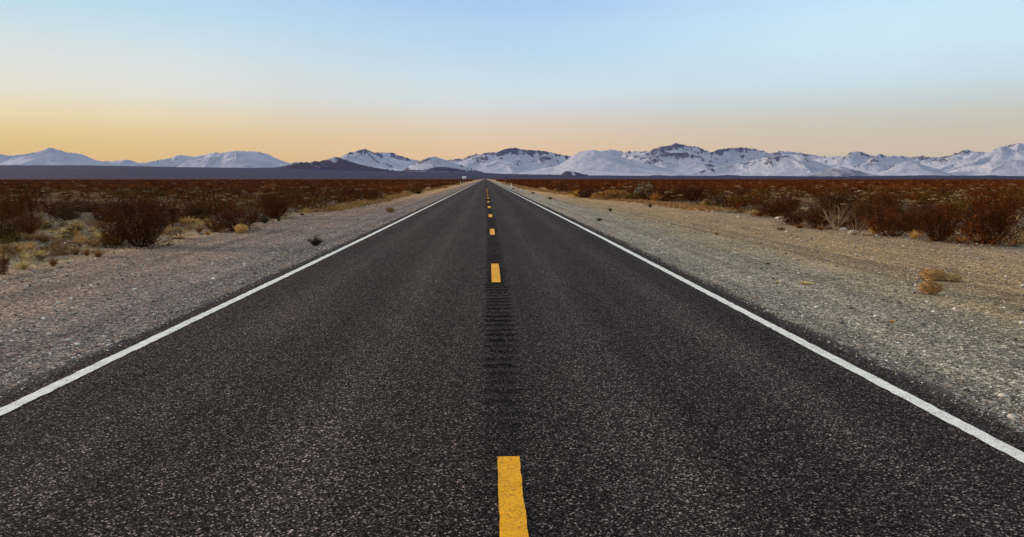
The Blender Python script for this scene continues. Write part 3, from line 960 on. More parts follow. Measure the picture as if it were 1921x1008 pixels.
def tumble_shape(seed, n=420, flat=0.7):
    """a ball of curling twigs, radius 0.5"""
    R = np.random.default_rng(seed)
    paths, rad = [], []
    for i in range(n):
        c = R.normal(size=3); c /= np.linalg.norm(c)
        rr_ = 0.5 * R.uniform(0.45, 1.0) ** 0.5
        ax = R.normal(size=3); ax -= ax.dot(c) * c; ax /= np.linalg.norm(ax)
        th = np.linspace(0, R.uniform(0.5, 1.5), 5)
        p = (np.cos(th)[:, None] * c + np.sin(th)[:, None] * ax) * rr_ * (1 + 0.12 * np.sin(th * 3 + i))[:, None]
        p[:, 2] = p[:, 2] * flat + 0.5 * flat
        paths.append(p); rad.append(np.linspace(0.007, 0.004, 5))
    for i in range(150):
        d = R.normal(size=3); d /= np.linalg.norm(d)
        s = np.linspace(0, 0.52 * R.uniform(.8, 1.12), 4)[:, None]
        p = d * s + R.normal(0, .015, (4, 3)); p[:, 2] = p[:, 2] * flat + 0.5 * flat
        paths.append(p); rad.append(np.linspace(0.008, 0.003, 4))
    return tubes(paths, rad)


def branch_shape(seed, n=16, spread=0.9, depth=3, r0=0.022):
    """bare branching wood fanning out of one foot, about 1 high"""
    R = np.random.default_rng(seed)
    paths, rad = [], []

    def grow(p0, d, L, r, lev):
        k = 5
        s = np.linspace(0, 1, k)[:, None]
        bend = R.normal(0, 0.12, 3)
        p = p0 + d * L * s + bend * L * s ** 2
        paths.append(p); rad.append(np.linspace(r, r * 0.45, k))
        if lev < depth:
            for _ in range(R.integers(2, 4)):
                t = R.uniform(0.4, 1.0)
                q = p0 + d * L * t + bend * L * t * t
                nd = d + R.normal(0, 0.42, 3); nd[2] = max(nd[2], 0.08); nd /= np.linalg.norm(nd)
                grow(q, nd, L * R.uniform(0.4, 0.65), r * 0.5, lev + 1)
    for i in range(n):
        a = i * 2.399
        o = math.sqrt((i + .5) / n) * spread
        d = np.array([math.cos(a) * o, math.sin(a) * o, 1.0]); d /= np.linalg.norm(d)
        grow(np.array([math.cos(a), math.sin(a), 0]) * 0.03, d, R.uniform(0.45, 0.62), r0, 1)
    return tubes(paths, rad, 4)


def rock_mesh(seed, m, flat=0.6):
    R = np.random.default_rng(seed)
    import bmesh
    bm = bmesh.new()
    bmesh.ops.create_icosphere(bm, subdivisions=2, radius=0.5)
    n1 = R.normal(size=(7, 3)); n1 /= np.linalg.norm(n1, axis=1)[:, None]
    for v in bm.verts:
        c = np.array(v.co)
        for q in n1:                                         # shear flat facets off the ball
            d = c.dot(q) - 0.36
            if d > 0:
                c = c - q * d * 0.85
        c *= R.uniform(0.95, 1.05)
        c[2] = c[2] * flat + 0.12
        v.co = c
    me = bpy.data.meshes.new('rock')
    bm.to_mesh(me); bm.free()
    me.materials.append(m)
    return me


BUSH = []
for s in range(6):
    st, lf = bush_shape(100 + s, nst=30, ntw=8, nleaf=[9200, 8600, 9600, 8200, 9000, 7800][s], gap=[0.22, 0.26, 0.18, 0.28, 0.24, 0.30][s])
    BUSH.append((mesh_np('stems', st[0], st[1], M_STEM), mesh_np('foliage', lf[0], lf[1], M_LEAF), mesh_np('foliage', lf[0], lf[1], M_LEAF2)))
MIDB = []
for s in range(5):
    st, lf = bush_shape(200 + s, nst=14, ntw=5, nleaf=1300, leaf=0.055, gap=0.22)
    off = len(lf[0])
    for mm in (M_LEAF, M_LEAF2):
        me = mesh_np('bush', np.concatenate([lf[0], st[0]]), [lf[1], st[1] + off], mm)
        MIDB.append(me)
TUFT_T = [mesh_np('tuft', *tuft_shape(300 + s), M_TAN) for s in range(3)]
TUFT_P = [mesh_np('tuft', *tuft_shape(320 + s, 210, 1.0, 0.9, 0.012), M_PALE) for s in range(3)]
TUFT_O = [mesh_np('tuft', *tuft_shape(340 + s), M_ORANGE) for s in range(2)]
MOUND = []
for s in range(4):                                           # low twiggy dry shrub: round, pale
    R_ = np.random.default_rng(360 + s)
    st, lf = bush_shape(360 + s, nst=26, ntw=6, nleaf=1500, leaf=0.05, lean=1.25, gap=0.15)
    off = len(lf[0])
    MOUND.append(mesh_np('dry_shrub', np.concatenate([lf[0], st[0]]), [lf[1], st[1] + off], M_PALE))
    MOUND.append(mesh_np('dry_shrub', np.concatenate([lf[0], st[0]]), [lf[1], st[1] + off], M_TAN))

SCALE_H = FPX  # metres = pixels / SCALE_H * depth


def depth_of(x, y):
    return x * _f[0] + y * _f[1]


placed = []                                                   # (x, y, radius) of everything already standing


def stand(x, y, r):
    placed.append((x, y, r))


def bush(px, py, wpx, top, label, var=0, olive=False, name='creosote_bush', cat='bush', group='dark bushes along the verges'):
    x, y, z, _ = gpt(px, py)
    D = depth_of(x, y)
    w = wpx / FPX * D
    h = (py - top) / FPX * D
    e = bpy.data.objects.new(name, None)
    COL.objects.link(e)
    e.empty_display_size = 0.2
    y += w * 0.35
    e.location = (x, y, float(gz(x - xs(y), y)) - 0.02)
    e.rotation_euler = (0, 0, random.uniform(0, 6.28))
    sx = w / 1.45
    e.scale = (sx, sx, h / 1.0)
    b = BUSH[var % 6]
    link('stems', b[0], e)
    link('foliage', b[2 if olive else 1], e)
    tag(e, label, cat, group)
    stand(x, y, w * 0.5)
    return e


def single(name, me, px, py, wpx, hpx, label, cat, group=None, base_w=1.0, base_h=1.0, sink=0.0, rz=None, part=None):
    x, y, z, _ = gpt(px, py)
    D = depth_of(x, y)
    w = wpx / FPX * D; h = hpx / FPX * D
    o = link(name, me, None, (x, y, z - sink * h), random.uniform(0, 6.28) if rz is None else rz, (w / base_w, w / base_w, h / base_h))
    tag(o, label, cat, group)
    stand(x, y, w * 0.4)
    return o


# ------------------------------------------------------------------ the plants one can tell apart, left verge
G1 = 'dark bushes along the verges'
bush(247, 466, 118, 372, 'large dark bush at the left gravel edge, biggest left of the road', 0)
bush(205, 462, 70, 405, 'low reddish bush leaning against the largest left bush, on its left side', 1)
bush(290, 430, 90, 376, 'dark bush just behind and right of the largest left bush', 2)
bush(215, 418, 110, 368, 'broad brown bush rising behind the largest left bush', 3, True)
bush(432, 436, 92, 392, 'dense near-black bush beside the small orange dry clump, left verge', 4)
bush(398, 436, 50, 402, 'small reddish bush at the left foot of the near-black bush by the orange clump', 5)
bush(472, 418, 66, 388, 'dark round bush between the near-black bush and the pale tufts, left verge', 1)
bush(345, 410, 80, 376, 'dark bush above the grey stony patch left of the road', 2)
bush(566, 386, 120, 350, 'wide dark bush with pale tufts at its foot, left of the road', 3)
bush(640, 378, 78, 351, 'dark low bush next in line beyond the wide one, left verge', 4)
bush(693, 375, 54, 352, 'round dark bush with pale stones at its foot, left verge', 0)
bush(40, 446, 62, 404, 'reddish brown bush with a pale gap on its right, far left', 5)
bush(95, 408, 80, 372, 'brown bush standing over the pale ledge at far left', 1)
bush(20, 408, 80, 366, 'dark bush at the left frame edge behind the open stony patch', 2)
bush(781, 363, 34, 349, 'last dark bush beside the left verge before the plain closes in', 3)
bush(0, 516, 26, 474, 'dark bush cut by the left frame edge, nearest one', 4)
bush(150, 398, 90, 370, 'flat-topped brown bush behind the open stony patch on the left', 5, True)
bush(505, 398, 70, 366, 'brown bush right of the pair by the orange clump, set back from the verge', 0)
# right verge
bush(1882, 462, 150, 352, 'largest brown bush at the right frame edge', 2)
bush(1777, 455, 84, 384, 'upright brown bush on a short dark trunk, right verge', 1)
bush(1690, 446, 120, 384, 'broad dark bush behind the flowering grass left of the trunked bush', 4)
bush(1735, 436, 90, 378, 'olive brown bush between the broad one and the trunked one', 5, True)
bush(1600, 432, 84, 384, 'near-black leafless-looking bush right of the bleached branches', 3)
bush(1545, 430, 76, 378, 'dark red-brown bush around the foot of the bleached branches', 0)
bush(1468, 408, 104, 368, 'wide dark bush left of the bleached branches', 2)
bush(1500, 424, 70, 386, 'low reddish bush between the wide dark one and the bleached branches', 5)
bush(1310, 380, 86, 344, 'rounded red-brown bush right of the grey-green sage bush, second from it', 1)
bush(1252, 378, 66, 345, 'dark bush touching the right side of the grey-green sage bush', 4)
bush(1397, 388, 60, 360, 'brown bush behind the pale stones, right verge', 3, True)
bush(1830, 420, 90, 372, 'olive bush behind the pale twiggy shrub near the right frame edge', 0, True)
bush(1660, 404, 90, 366, 'brown bush in the second row above the broad dark one', 2)
bush(1572, 392, 80, 358, 'brown bush in the second row behind the bleached branches', 5, True)
bush(1100, 372, 50, 352, 'dark bush with tan grass at its foot, left of the orange mound', 1)
bush(1060, 362, 40, 347, 'small dark bush left of the one by the orange mound', 2)

# dead fan of pale branches
x, y, z, _ = gpt(1562, 432)
y -= 0.25
D = depth_of(x, y)
o = link('dead_bush', mesh_np('dead_bush', *branch_shape(7, 13, 0.8, 3, 0.008), M_BONE), None, (x, y, z), 0.4, (1.25, 1.25, 1.35))
tag(o, 'bare bleached branches fanning out above the dark bushes, right verge', 'dead bush')
stand(x, y, .4)
for px, py, wd, hh, lab in ((1440 + 80, 428, 60, 26, 'low tangle of pale dead branches left of the bleached fan'), (1604, 440, 66, 34, 'grey bare twigs at the foot of the near-black bush'),
                            (1290 + 270, 440, 44, 18, 'short pale sticks lying at the gravel edge below the bleached fan'), (1745, 452, 30, 12, 'few thin pale sticks left of the dark trunk'),
                            (1890, 462, 30, 22, 'forked grey stick below the largest right bush')):
    single('dead_branch', mesh_np('dead_branch', *branch_shape(px, 8, 1.8, 2, 0.014), M_BONE), px, py, wd, hh, lab, 'dead branch', 'dead branches at the right verge', 1.6, 0.7)
# the trunk of the upright bush on the right
x, y, z, _ = gpt(1777, 455)
tr_v, tr_f = tubes([np.array([(0, 0, -0.05), (0.01, 0, 0.15), (0.0, 0.02, 0.32), (-0.03, 0, 0.5)]), np.array([(0.0, 0, 0.1), (0.06, 0.02, 0.25), (0.13, 0, 0.42), (0.2, 0.02, 0.55)])], [np.array([0.06, 0.045, 0.04, 0.03]), np.array([0.03, 0.025, 0.02, 0.015])], 8)
tb = [o for o in bpy.data.objects if o.get('label', '').startswith('upright brown bush')][0]
tk = link('trunk', mesh_np('trunk', tr_v, tr_f, M_DARK), tb, (0, 0, 0), 0, (1 / tb.scale[0], 1 / tb.scale[1], 1 / tb.scale[2]))
tk.location = (0, 0, 0)

# tumbleweeds and small clumps
TW = [mesh_np('tumbleweed', *tumble_shape(400 + i), M_STRAW) for i in range(2)] + [mesh_np('tumbleweed', *tumble_shape(410), M_PALE), mesh_np('tumbleweed', *tumble_shape(411), M_TAN)]
for px, py, w, h, mi, lab in ((1749, 526, 48, 23, 0, 'orange-brown tumbleweed on the right gravel, upper of the two'), (1745, 552, 42, 25, 1, 'orange-brown tumbleweed on the right gravel, lower of the two'),
                              (1786, 528, 34, 15, 2, 'pale thin tumbleweed touching the upper orange one on its right'), (732, 399, 17, 10, 0, 'small tan tumbleweed alone on the left gravel near the white line'),
                              (453, 438, 26, 18, 0, 'bright orange dry clump at the foot of the near-black bush, left verge')):
    single('tumbleweed', TW[mi], px, py, w, h, lab, 'tumbleweed', 'dry tumbleweeds beside the road', 1.0, 0.7)

# dark spiky rosettes
DK = [mesh_np('spiky_plant', *tuft_shape(430 + s, 150, 1.0, 0.85, 0.038, 0.2), M_DARK) for s in range(3)]
for i, (px, py, w, h, lab) in enumerate(((592, 461, 46, 23, 'dark spiky rosette alone on the left gravel near the white line'), (497, 419, 32, 17, 'dark spiky rosette at the left verge, left of a smaller one'),
                                         (523, 416, 13, 12, 'tiny dark rosette right of a bigger one, left verge'), (567, 405, 14, 8, 'dark little tuft in the tan grass strip, left verge'),
                                         (1124, 415, 22, 8, 'dark twisted twigs on the right gravel, nearest such plant'), (1145, 397, 13, 9, 'small dark leaning tuft on the right gravel, left of centre'),
                                         (1220, 389, 14, 9, 'small dark tuft on the tan sand below the grey-green sage bush'), (1032, 374, 16, 6, 'dark low weed on the right gravel by the road'),
                                         (992, 353, 10, 7, 'round dark weed in the tan strip behind the right marker post'), (963, 356, 6, 4, 'tiny dark weed beside the right marker post'),
                                         (1000, 364, 13, 5, 'flat dark weed beside the right white line'), (700 + 85, 364, 26, 8, 'dark weed in the tan strip at the far left verge'))):
    single('spiky_plant', DK[i % 3], px, py, w, h, lab, 'plant', 'dark small plants on the gravel', 1.9, 0.95)

# grass tufts near the left frame edge and at the verges
TL = [(100, 500, 32, 28, 'T', 'golden grass tuft with dark foot, left verge near the frame edge'), (42, 505, 50, 30, 'P', 'spreading pale grass tuft left of the golden one'), (143, 478, 26, 22, 'P', 'pale dry tuft between two others, left verge'),
      (185, 482, 40, 20, 'O', 'orange-tan grass clump at the left foot of the largest left bush'), (163, 480, 24, 18, 'O', 'dark orange small tuft touching the orange-tan clump'), (10, 494, 40, 22, 'T', 'tan grass clump at the left frame edge'),
      (285, 458, 40, 14, 'T', 'tan grass clump at the right foot of the largest left bush'), (55, 466, 30, 12, 'P', 'pale flat tuft beside the grey stony patch, far left'), (335, 448, 60, 12, 'P', 'low pale grass strip below the grey stony patch'),
      (375, 432, 30, 14, 'P', 'round pale tuft right of the grey stony patch'), (338, 408, 40, 18, 'P', 'olive pale tuft above the grey stony patch'), (390, 440, 24, 9, 'O', 'small orange tuft by the small reddish bush, left verge'),
      (1465, 432, 30, 12, 'P', 'pale grass at the foot of the wide dark right bush'), (1322, 388, 30, 17, 'O', 'orange grass tuft right of the rounded red-brown bush'), (1376, 380, 30, 20, 'O', 'orange fan of dry grass among the pale stones'),
      (1425, 406, 34, 15, 'O', 'orange-brown tuft at the left foot of the wide dark right bush'), (1500, 428, 40, 12, 'O', 'rusty grass clump left of the bleached fan'), (1540, 432, 30, 12, 'O', 'rusty grass at the foot of the bleached fan'),
      (1606, 430, 40, 20, 'O', 'tall rusty grass right of the bleached fan'), (1640, 438, 36, 20, 'T', 'straw-coloured grass tuft below the near-black bush, pale-topped'), (1672, 440, 30, 16, 'T', 'yellowish grass tuft right of the straw-coloured one'),
      (1715, 448, 36, 20, 'T', 'olive-tan grass left of the trunked bush'), (1800, 456, 40, 14, 'T', 'tan grass at the right foot of the trunked bush'), (1902, 462, 34, 16, 'T', 'tan grass below the largest right bush'),
      (1345, 441, 20, 9, 'T', 'small straw patch alone on the right gravel'), (1230, 378, 40, 20, 'O', 'orange grass between grey-green sage bush and dark bush')]
for i, (px, py, w, h, kd, lab) in enumerate(TL):
    me = {'T': TUFT_T, 'P': TUFT_P, 'O': TUFT_O}[kd]
    single('grass_tuft', me[i % len(me)], px, py, w, h, lab, 'grass tuft', 'dry grass tufts along the verges', 1.4, 0.95)
for px, py, w, h, lab in ((1510, 533, 42, 5, 'flat yellow weed mat on the right gravel'), (1458, 530, 14, 4, 'small yellow weed left of the flat yellow mat'), (1674, 605, 20, 7, 'yellow-green low weed on the right gravel nearest the road'),
                          (1440, 496, 22, 6, 'pale straw patch above the flat yellow mat'), (57, 729, 10, 5, 'tiny yellow leaf clump beside the left white line'), (478, 532, 8, 3, 'tiny yellow speck of weed by the left white line')):
    single('low_weed', TUFT_T[0], px, py, w, h, lab, 'weed', 'low yellow weeds on the gravel', 1.4, 0.9)

# orange mound and the sage bush with pale slabs behind it (right verge)
def mound_plant(seed, n, m):
    R = np.random.default_rng(seed)
    th = R.uniform(0, 2 * math.pi, n); q = np.sqrt(R.uniform(0, 1, n))
    hh = np.sqrt(np.clip(1 - q ** 2, 0, 1)) * (0.8 + 0.4 * vnoise(np.cos(th) * q * 3 + 5, np.sin(th) * q * 3 + 5, seed))
    c = np.stack([np.cos(th) * q * 0.5, np.sin(th) * q * 0.5, hh * R.uniform(0.6, 1.0, n) * 0.5], 1)
    return mesh_np('mound', *leaves(c, 0.05, R, 3.0, 0.5), m)


single('grass_mound', mound_plant(5, 6000, M_ORANGE), 1150, 374, 92, 17, 'broad orange mound of dry growth beside the right verge', 'grass mound', None, 1.0, 0.5)
single('grass_mound', mound_plant(6, 3000, M_ORANGE), 1085, 370, 34, 12, 'smaller orange mound left of the broad one', 'grass mound', None, 1.0, 0.5)
single('grass_mound', mound_plant(8, 3000, M_LEAF2), 1196, 376, 44, 14, 'olive low mound at the foot of the grey-green sage bush', 'grass mound', None, 1.0, 0.5)
hx, hy, hz, _ = gpt(1212, 376)
hD = depth_of(hx, hy)
hw = 50 / FPX * hD / 2
sage = bpy.data.objects.new('sage_bush', None); COL.objects.link(sage)
sage.location = (hx, hy + 0.9, hz)
tag(sage, 'grey-green sage bush flecked with pale dry tips, in the scrub right of the road', 'bush')
R_ = np.random.default_rng(77)


def dome_points(n, w, h, R, thin, seed):
    th = R.uniform(0, 2 * math.pi, n); q = np.sqrt(R.uniform(0, 1, n))
    top = h * (1 - q ** 2.2) * (0.6 + 0.8 * fbm(np.cos(th) * q * 2 + 9, np.sin(th) * q * 2 + 9, 3, seed))
    return np.stack([np.cos(th) * q * w, np.sin(th) * q * w, top * R.uniform(thin, 1.0, n)], 1)


pt = dome_points(900, hw * 0.98, 34 / FPX * hD, R_, 0.55, 88)
pt = pt[vnoise(pt[:, 0] * 3 + 9, pt[:, 2] * 9 + 9, 5) > 0.52]
lv1, lf1 = leaves(dome_points(5200, hw, 33 / FPX * hD, R_, 0.1, 88), 0.09, R_)
lv2, lf2 = leaves(pt + (0, -0.03, 0.03), 0.13, R_, 1.6, 0.0)
sg = mesh_np('foliage', np.concatenate([lv1, lv2]), np.concatenate([lf1, lf2 + len(lv1)]), M_SAGE)
sg.materials.append(M_PALE)
sg.polygons.foreach_set('material_index', np.concatenate([np.zeros(len(lf1), np.int32), np.ones(len(lf2), np.int32)]))
link('foliage', sg, sage)
RK = [rock_mesh(500 + s, M_PALEROCK) for s in range(4)]
RG_ = [rock_mesh(520 + s, M_GREYROCK) for s in range(3)]
stand(hx, hy + 1.2, hw)

# single stones one can point to
for px, py, w, h, lab in ((93, 629, 9, 7, 'small pale angular stone on the left gravel'), (1883, 744, 20, 9, 'pale flat stone on the right gravel near the frame edge'), (1898, 784, 16, 12, 'tan stone on the right gravel below the pale flat one'),
                          (1650, 688, 9, 6, 'white stone by the outer edge of the right asphalt margin'), (1582, 433, 16, 10, 'pale round stone at the foot of the bushes, right of the bleached fan'),
                          (1600, 437, 18, 8, 'flat tan stone right of the pale round one'), (1463, 410, 16, 6, 'flat pale stone below the wide dark right bush'), (1440, 404, 12, 6, 'small pale stone left of the flat pale stone'),
                          (1386, 408, 7, 5, 'white pebble at the tan edge left of the stones'), (1239, 451, 8, 4, 'white stone on the right gravel halfway up the verge'), (1227, 466, 8, 4, 'white stone just below another on the right gravel'),
                          (1472, 402, 12, 8, 'pale rounded stone at the left foot of the dark bush row'), (1276, 387, 12, 5, 'pale flat stone beside another, right of the sage bush'), (1290, 388, 11, 5, 'pale flat stone right of its twin, right of the sage bush')):
    single('stone', RK[(px + py) % 4], px, py, w, h, lab, 'stone', None, 0.9, 0.55, 0.1)

# ------------------------------------------------------------------ posts and signs
def box(sx, sy, sz, cx=0, cy=0, cz=0, bev=0.0):
    v = np.array([(x, y, z) for z in (-.5, .5) for y in (-.5, .5) for x in (-.5, .5)]) * (sx, sy, sz) + (cx, cy, cz)
    f = np.array([(0, 2, 3, 1), (4, 5, 7, 6), (0, 1, 5, 4), (2, 6, 7, 3), (0, 4, 6, 2), (1, 3, 7, 5)])
    return v, f


def join(parts):
    V, F, o = [], [], 0
    for v, f in parts:
        V.append(v); F.append(f + o); o += len(v)
    return np.concatenate(V), np.concatenate(F)


def paddle(w, h, d, bow=0.012):
    """thin slightly curved flexible post with rounded head"""
    zs = np.concatenate([np.linspace(0, h - w / 2, 6), h - w / 2 + np.sin(np.linspace(0.3, 1.57, 5)) * w / 2])
    hwid = np.concatenate([np.full(6, w / 2), np.cos(np.linspace(0.3, 1.5, 5)) * w / 2])
    V, F = [], []
    for z, q in zip(zs, hwid):
        for s in np.linspace(-1, 1, 5):
            V.append((s * q, -bow * (1 - s * s), z))
        for s in np.linspace(1, -1, 5):
            V.append((s * q, -bow * (1 - s * s) + d, z))
    n = 10
    for i in range(len(zs) - 1):
        for j in range(n):
            F.append((i * n + j, i * n + (j + 1) % n, (i + 1) * n + (j + 1) % n, (i + 1) * n + j))
    V = np.array(V); F = np.array(F)
    cap = np.array([[(len(zs) - 1) * n + k for k in (j, j + 1, 8 - j, 9 - j)] for j in range(4)])
    return V, np.concatenate([F, cap])


def marker(u_, y_, h, label):
    e = bpy.data.objects.new('marker_post', None); COL.objects.link(e)
    e.location = (u_ + float(xs(y_)), y_, float(gz(u_, y_)))
    link('post', mesh_np('post', *paddle(0.15, h, 0.01), M_SIGN), e)
    link('reflector', mesh_np('reflector', *box(0.085, 0.006, 0.12, 0, -0.017, h - 0.15), M_AMBER), e)
    tag(e, label, 'marker post', 'white marker posts beside the road')
    stand(u_, y_, 0.3)


x, y, z, _ = gpt(959.5, 353.5)
marker(x - float(xs(y)), y, 0.98, 'white marker post on the gravel right of the road')
x, y, z, _ = gpt(863.7, 345.6)
marker(x - float(xs(y)), y, 1.0, 'white marker post far off beside the left verge')


def road_sign(px, ytop, ybot, wpx, D, mface, label, posts):
    d = ray(px, (ytop + ybot) / 2)
    t = D / (d @ np.array([_f[0], _f[1], 0]) / np.hypot(_f[0], _f[1]) if False else 1.0)
    x, y = d[0] * D, d[1] * D
    zc = CAM_H + d[2] * D
    w = wpx / FPX * D; h = (ybot - ytop) / FPX * D
    e = bpy.data.objects.new('road_sign', None); COL.objects.link(e)
    g0 = float(gz(x - xs(y), y))
    e.location = (x, y, g0)
    link('panel', mesh_np('panel', *box(w, 0.02, h, 0, 0, zc - g0), mface), e)
    for px_ in posts:
        link('post', mesh_np('post', *box(0.06, 0.06, zc - g0 + h * 0.4, px_ * w, 0.045, (zc - g0 + h * 0.4) / 2), M_METAL), e)
    tag(e, label, 'road sign')


road_sign(871, 330.8, 335.0, 7.4, 230, M_SIGN, 'white rectangular road sign standing beyond the scrub left of the road', (-0.3, 0.3))
road_sign(949, 332.4, 334.4, 4.0, 300, M_BLACK, 'small dark road sign seen from behind, right of the road end', (0,))

# ------------------------------------------------------------------ scrub that fills the plain
def vis(u_, y_):
    x_ = u_ + xs(y_)
    d = x_ * _f[0] + y_ * _f[1]
    r = x_ * _r[0] + y_ * _r[1]
    return (np.abs(r / d) < 0.66)


def free(x_, y_, r_):
    for a, b, c in placed:
        if (a - x_) ** 2 + (b - y_) ** 2 < (c + r_) ** 2 * 0.8:
            return False
    return True


def edge_l(y_):
    return -9.6 - 0.5 * np.sin(y_ * 0.07)


def edge_r(y_):
    return np.interp(y_, [0, 20, 40, 60, 90, 135, 300], [14.6, 14.6, 13.9, 13.2, 10.5, 8.6, 8.2])


def candidates(n, ymax, seed, gapmin):
    R = np.random.default_rng(seed)
    out = []
    yy = np.sqrt(R.uniform(14 ** 2, ymax ** 2, n))
    xx = R.uniform(-0.72, 0.72, n) * yy
    cell = {}
    for x_, y_ in zip(xx, yy):
        u_ = x_ - float(xs(y_))
        if edge_l(y_) < u_ < edge_r(y_):
            continue
        k = (int(x_ // gapmin), int(y_ // gapmin))
        if any((k[0] + i, k[1] + j) in cell and (cell[(k[0] + i, k[1] + j)][0] - x_) ** 2 + (cell[(k[0] + i, k[1] + j)][1] - y_) ** 2 < gapmin ** 2 for i in (-1, 0, 1) for j in (-1, 0, 1)):
            continue
        cell[k] = (x_, y_)
        out.append((x_, y_))
    return sorted(out, key=lambda p: p[1])


def open_patch(u_, y_):
    """the bare stony clearing at the left, and thinner cover close to the verges"""
    if u_ < 0 and y_ < 30 and u_ > -19:
        return True
    if u_ > 0 and y_ < 24:
        return True
    return False


cand = candidates(26000, 330, 900, 1.75)
indiv, rest = [], []
for x_, y_ in cand:
    u_ = x_ - float(xs(y_))
    if not bool(vis(u_, y_)):
        continue
    if y_ < 45 and (open_patch(u_, y_) and random.random() < 0.9 or not free(x_, y_, 0.7)):
        continue
    if vnoise(np.array(x_ / 9), np.array(y_ / 9), 77) < 0.22 and y_ < 120:
        continue
    (indiv if len(indiv) < 262 else rest).append((x_, y_, u_))
SIDE = lambda u_: 'left' if u_ < 0 else 'right'
for i, (x_, y_, u_) in enumerate(indiv):
    s = random.uniform(0.85, 1.25)
    h = s * random.uniform(0.82, 1.12)
    g0 = float(gz(u_, y_)) - 0.03
    olive = random.random() < 0.36
    near_ = y_ < 42
    band = 'close to the verge' if abs(u_) < 20 and y_ < 60 else ('in the middle rows' if y_ < 48 else 'in the back rows')
    lab = f"{'olive' if olive else 'red-brown'} {'tall' if h > 1.1 else 'low'} bush in the scrub {SIDE(u_)} of the road, {band}"
    grp = f'scrub bushes {SIDE(u_)} of the road'
    if near_:
        b = BUSH[i % 6]
        e = bpy.data.objects.new('creosote_bush', None); COL.objects.link(e)
        e.location = (x_, y_, g0); e.rotation_euler = (0, 0, random.uniform(0, 6.28)); e.scale = (s, s, h)
        link('stems', b[0], e); link('foliage', b[2 if olive else 1], e)
        tag(e, lab, 'bush', grp)
    else:
        o = link('creosote_bush', MIDB[(i % 5) * 2 + (1 if olive else 0)], None, (x_, y_, g0), random.uniform(0, 6.28), (s, s, h))
        tag(o, lab, 'bush', grp)
RB = np.random.default_rng(955)
DB = [mesh_np('dead_branch', *branch_shape(70 + s, 9, 1.1, 3, 0.010), M_BONE) for s in range(3)]
nb = 0
for _ in range(200):
    sd0 = RB.random() < 0.4
    y_ = RB.uniform(20, 46)
    u_ = (edge_l(y_) - RB.uniform(1, 16)) if sd0 else (edge_r(y_) + RB.uniform(0.5, 12))
    if nb >= 22 or not vis(np.array(u_), np.array(y_)):
        continue
    nb += 1
    s = RB.uniform(0.4, 0.95)
    o = link('dead_branch', DB[nb % 3], None, (u_ + float(xs(y_)), y_, float(gz(u_, y_)) - 0.02), RB.uniform(0, 6), s)
    tag(o, f'bleached twigs among the bushes {SIDE(u_)} of the road, {"nearer" if y_ < 32 else "farther"} {"large" if s > 0.65 else "small"} ones', 'dead branch', f'bleached twigs in the scrub {SIDE(u_)} of the road')
print('individual bushes', len(indiv), 'rest', len(rest), 'last y', indiv[-1][1])

# the rest of the plain as one mass of small leaf clumps
R = np.random.default_rng(901)
far = [(a, b) for a, b, c in rest] + [(a, b) for a, b in candidates(14000, 700, 902, 3.0) if b > 320]
far = np.array(far)
nl = np.where(far[:, 1] < 130, 150, np.where(far[:, 1] < 230, 80, 42))
idx = np.repeat(np.arange(len(far)), nl)
m_ = len(idx)
s_ = R.uniform(0.8, 1.3, len(far))[idx]
th = R.uniform(0, 2 * math.pi, m_); q = np.sqrt(R.uniform(0, 1, m_))
zz = R.uniform(0.05, 1, m_) ** 0.7
c = np.stack([far[idx, 0] + np.cos(th) * q * s_ * 0.75 * (0.55 + 0.45 * zz), far[idx, 1] + np.sin(th) * q * s_ * 0.75, gz(far[idx, 0] - xs(far[idx, 1]), far[idx, 1]) + zz * (1 - 0.35 * q ** 2) * s_ * 0.95], 1)
size = np.interp(far[idx, 1], [60, 130, 300, 700], [0.11, 0.17, 0.34, 0.7])[:, None]
d = R.normal(size=(m_, 3)); d[:, 2] = np.abs(d[:, 2]) + 0.3; d /= np.linalg.norm(d, axis=1)[:, None]
sd_ = np.cross(d, R.normal(size=(m_, 3))); sd_ /= np.linalg.norm(sd_, axis=1)[:, None]
v = np.stack([c - d * size * .5, c + sd_ * size * .38, c + d * size * .5, c - sd_ * size * .38], 1).reshape(-1, 3)
o = link('scrub', mesh_np('scrub', v, (np.arange(m_) * 4)[:, None] + np.arange(4)[None, :], M_FAR))
tag(o, 'red-brown scrub covering the plain out to the foot of the mountains', 'scrub', None, 'stuff')

# pale dry shrubs and tufts between the bushes
cnt = {'dry_shrub': 0}
pal = []
R = np.random.default_rng(905)
tries = 0
while len(pal) < 420 and tries < 20000:
    tries += 1
    side = R.random() < 0.5
    pick = R.random()
    if pick < 0.62:
        side = True
        y_ = 14.5 * (34 / 14.5) ** R.random()
        u_ = edge_l(y_) - R.uniform(0, 13) ** 1.0
    elif pick < 0.88:
        side = False
        y_ = 18 * (48 / 18) ** R.random()
        u_ = edge_r(y_) + R.exponential(2.2) - 0.5
    else:
        y_ = 35 * (90 / 35) ** R.random()
        u_ = edge_l(y_) - R.exponential(3) if side else edge_r(y_) + R.exponential(3) - 0.3
    if not vis(np.array(u_), np.array(y_)):
        continue
    x_ = u_ + float(xs(y_))
    if not free(x_, y_, 0.05):
        continue
    pal.append((x_, y_, u_))
    placed.append((x_, y_, 0.12))
pal.sort(key=lambda p: p[1])
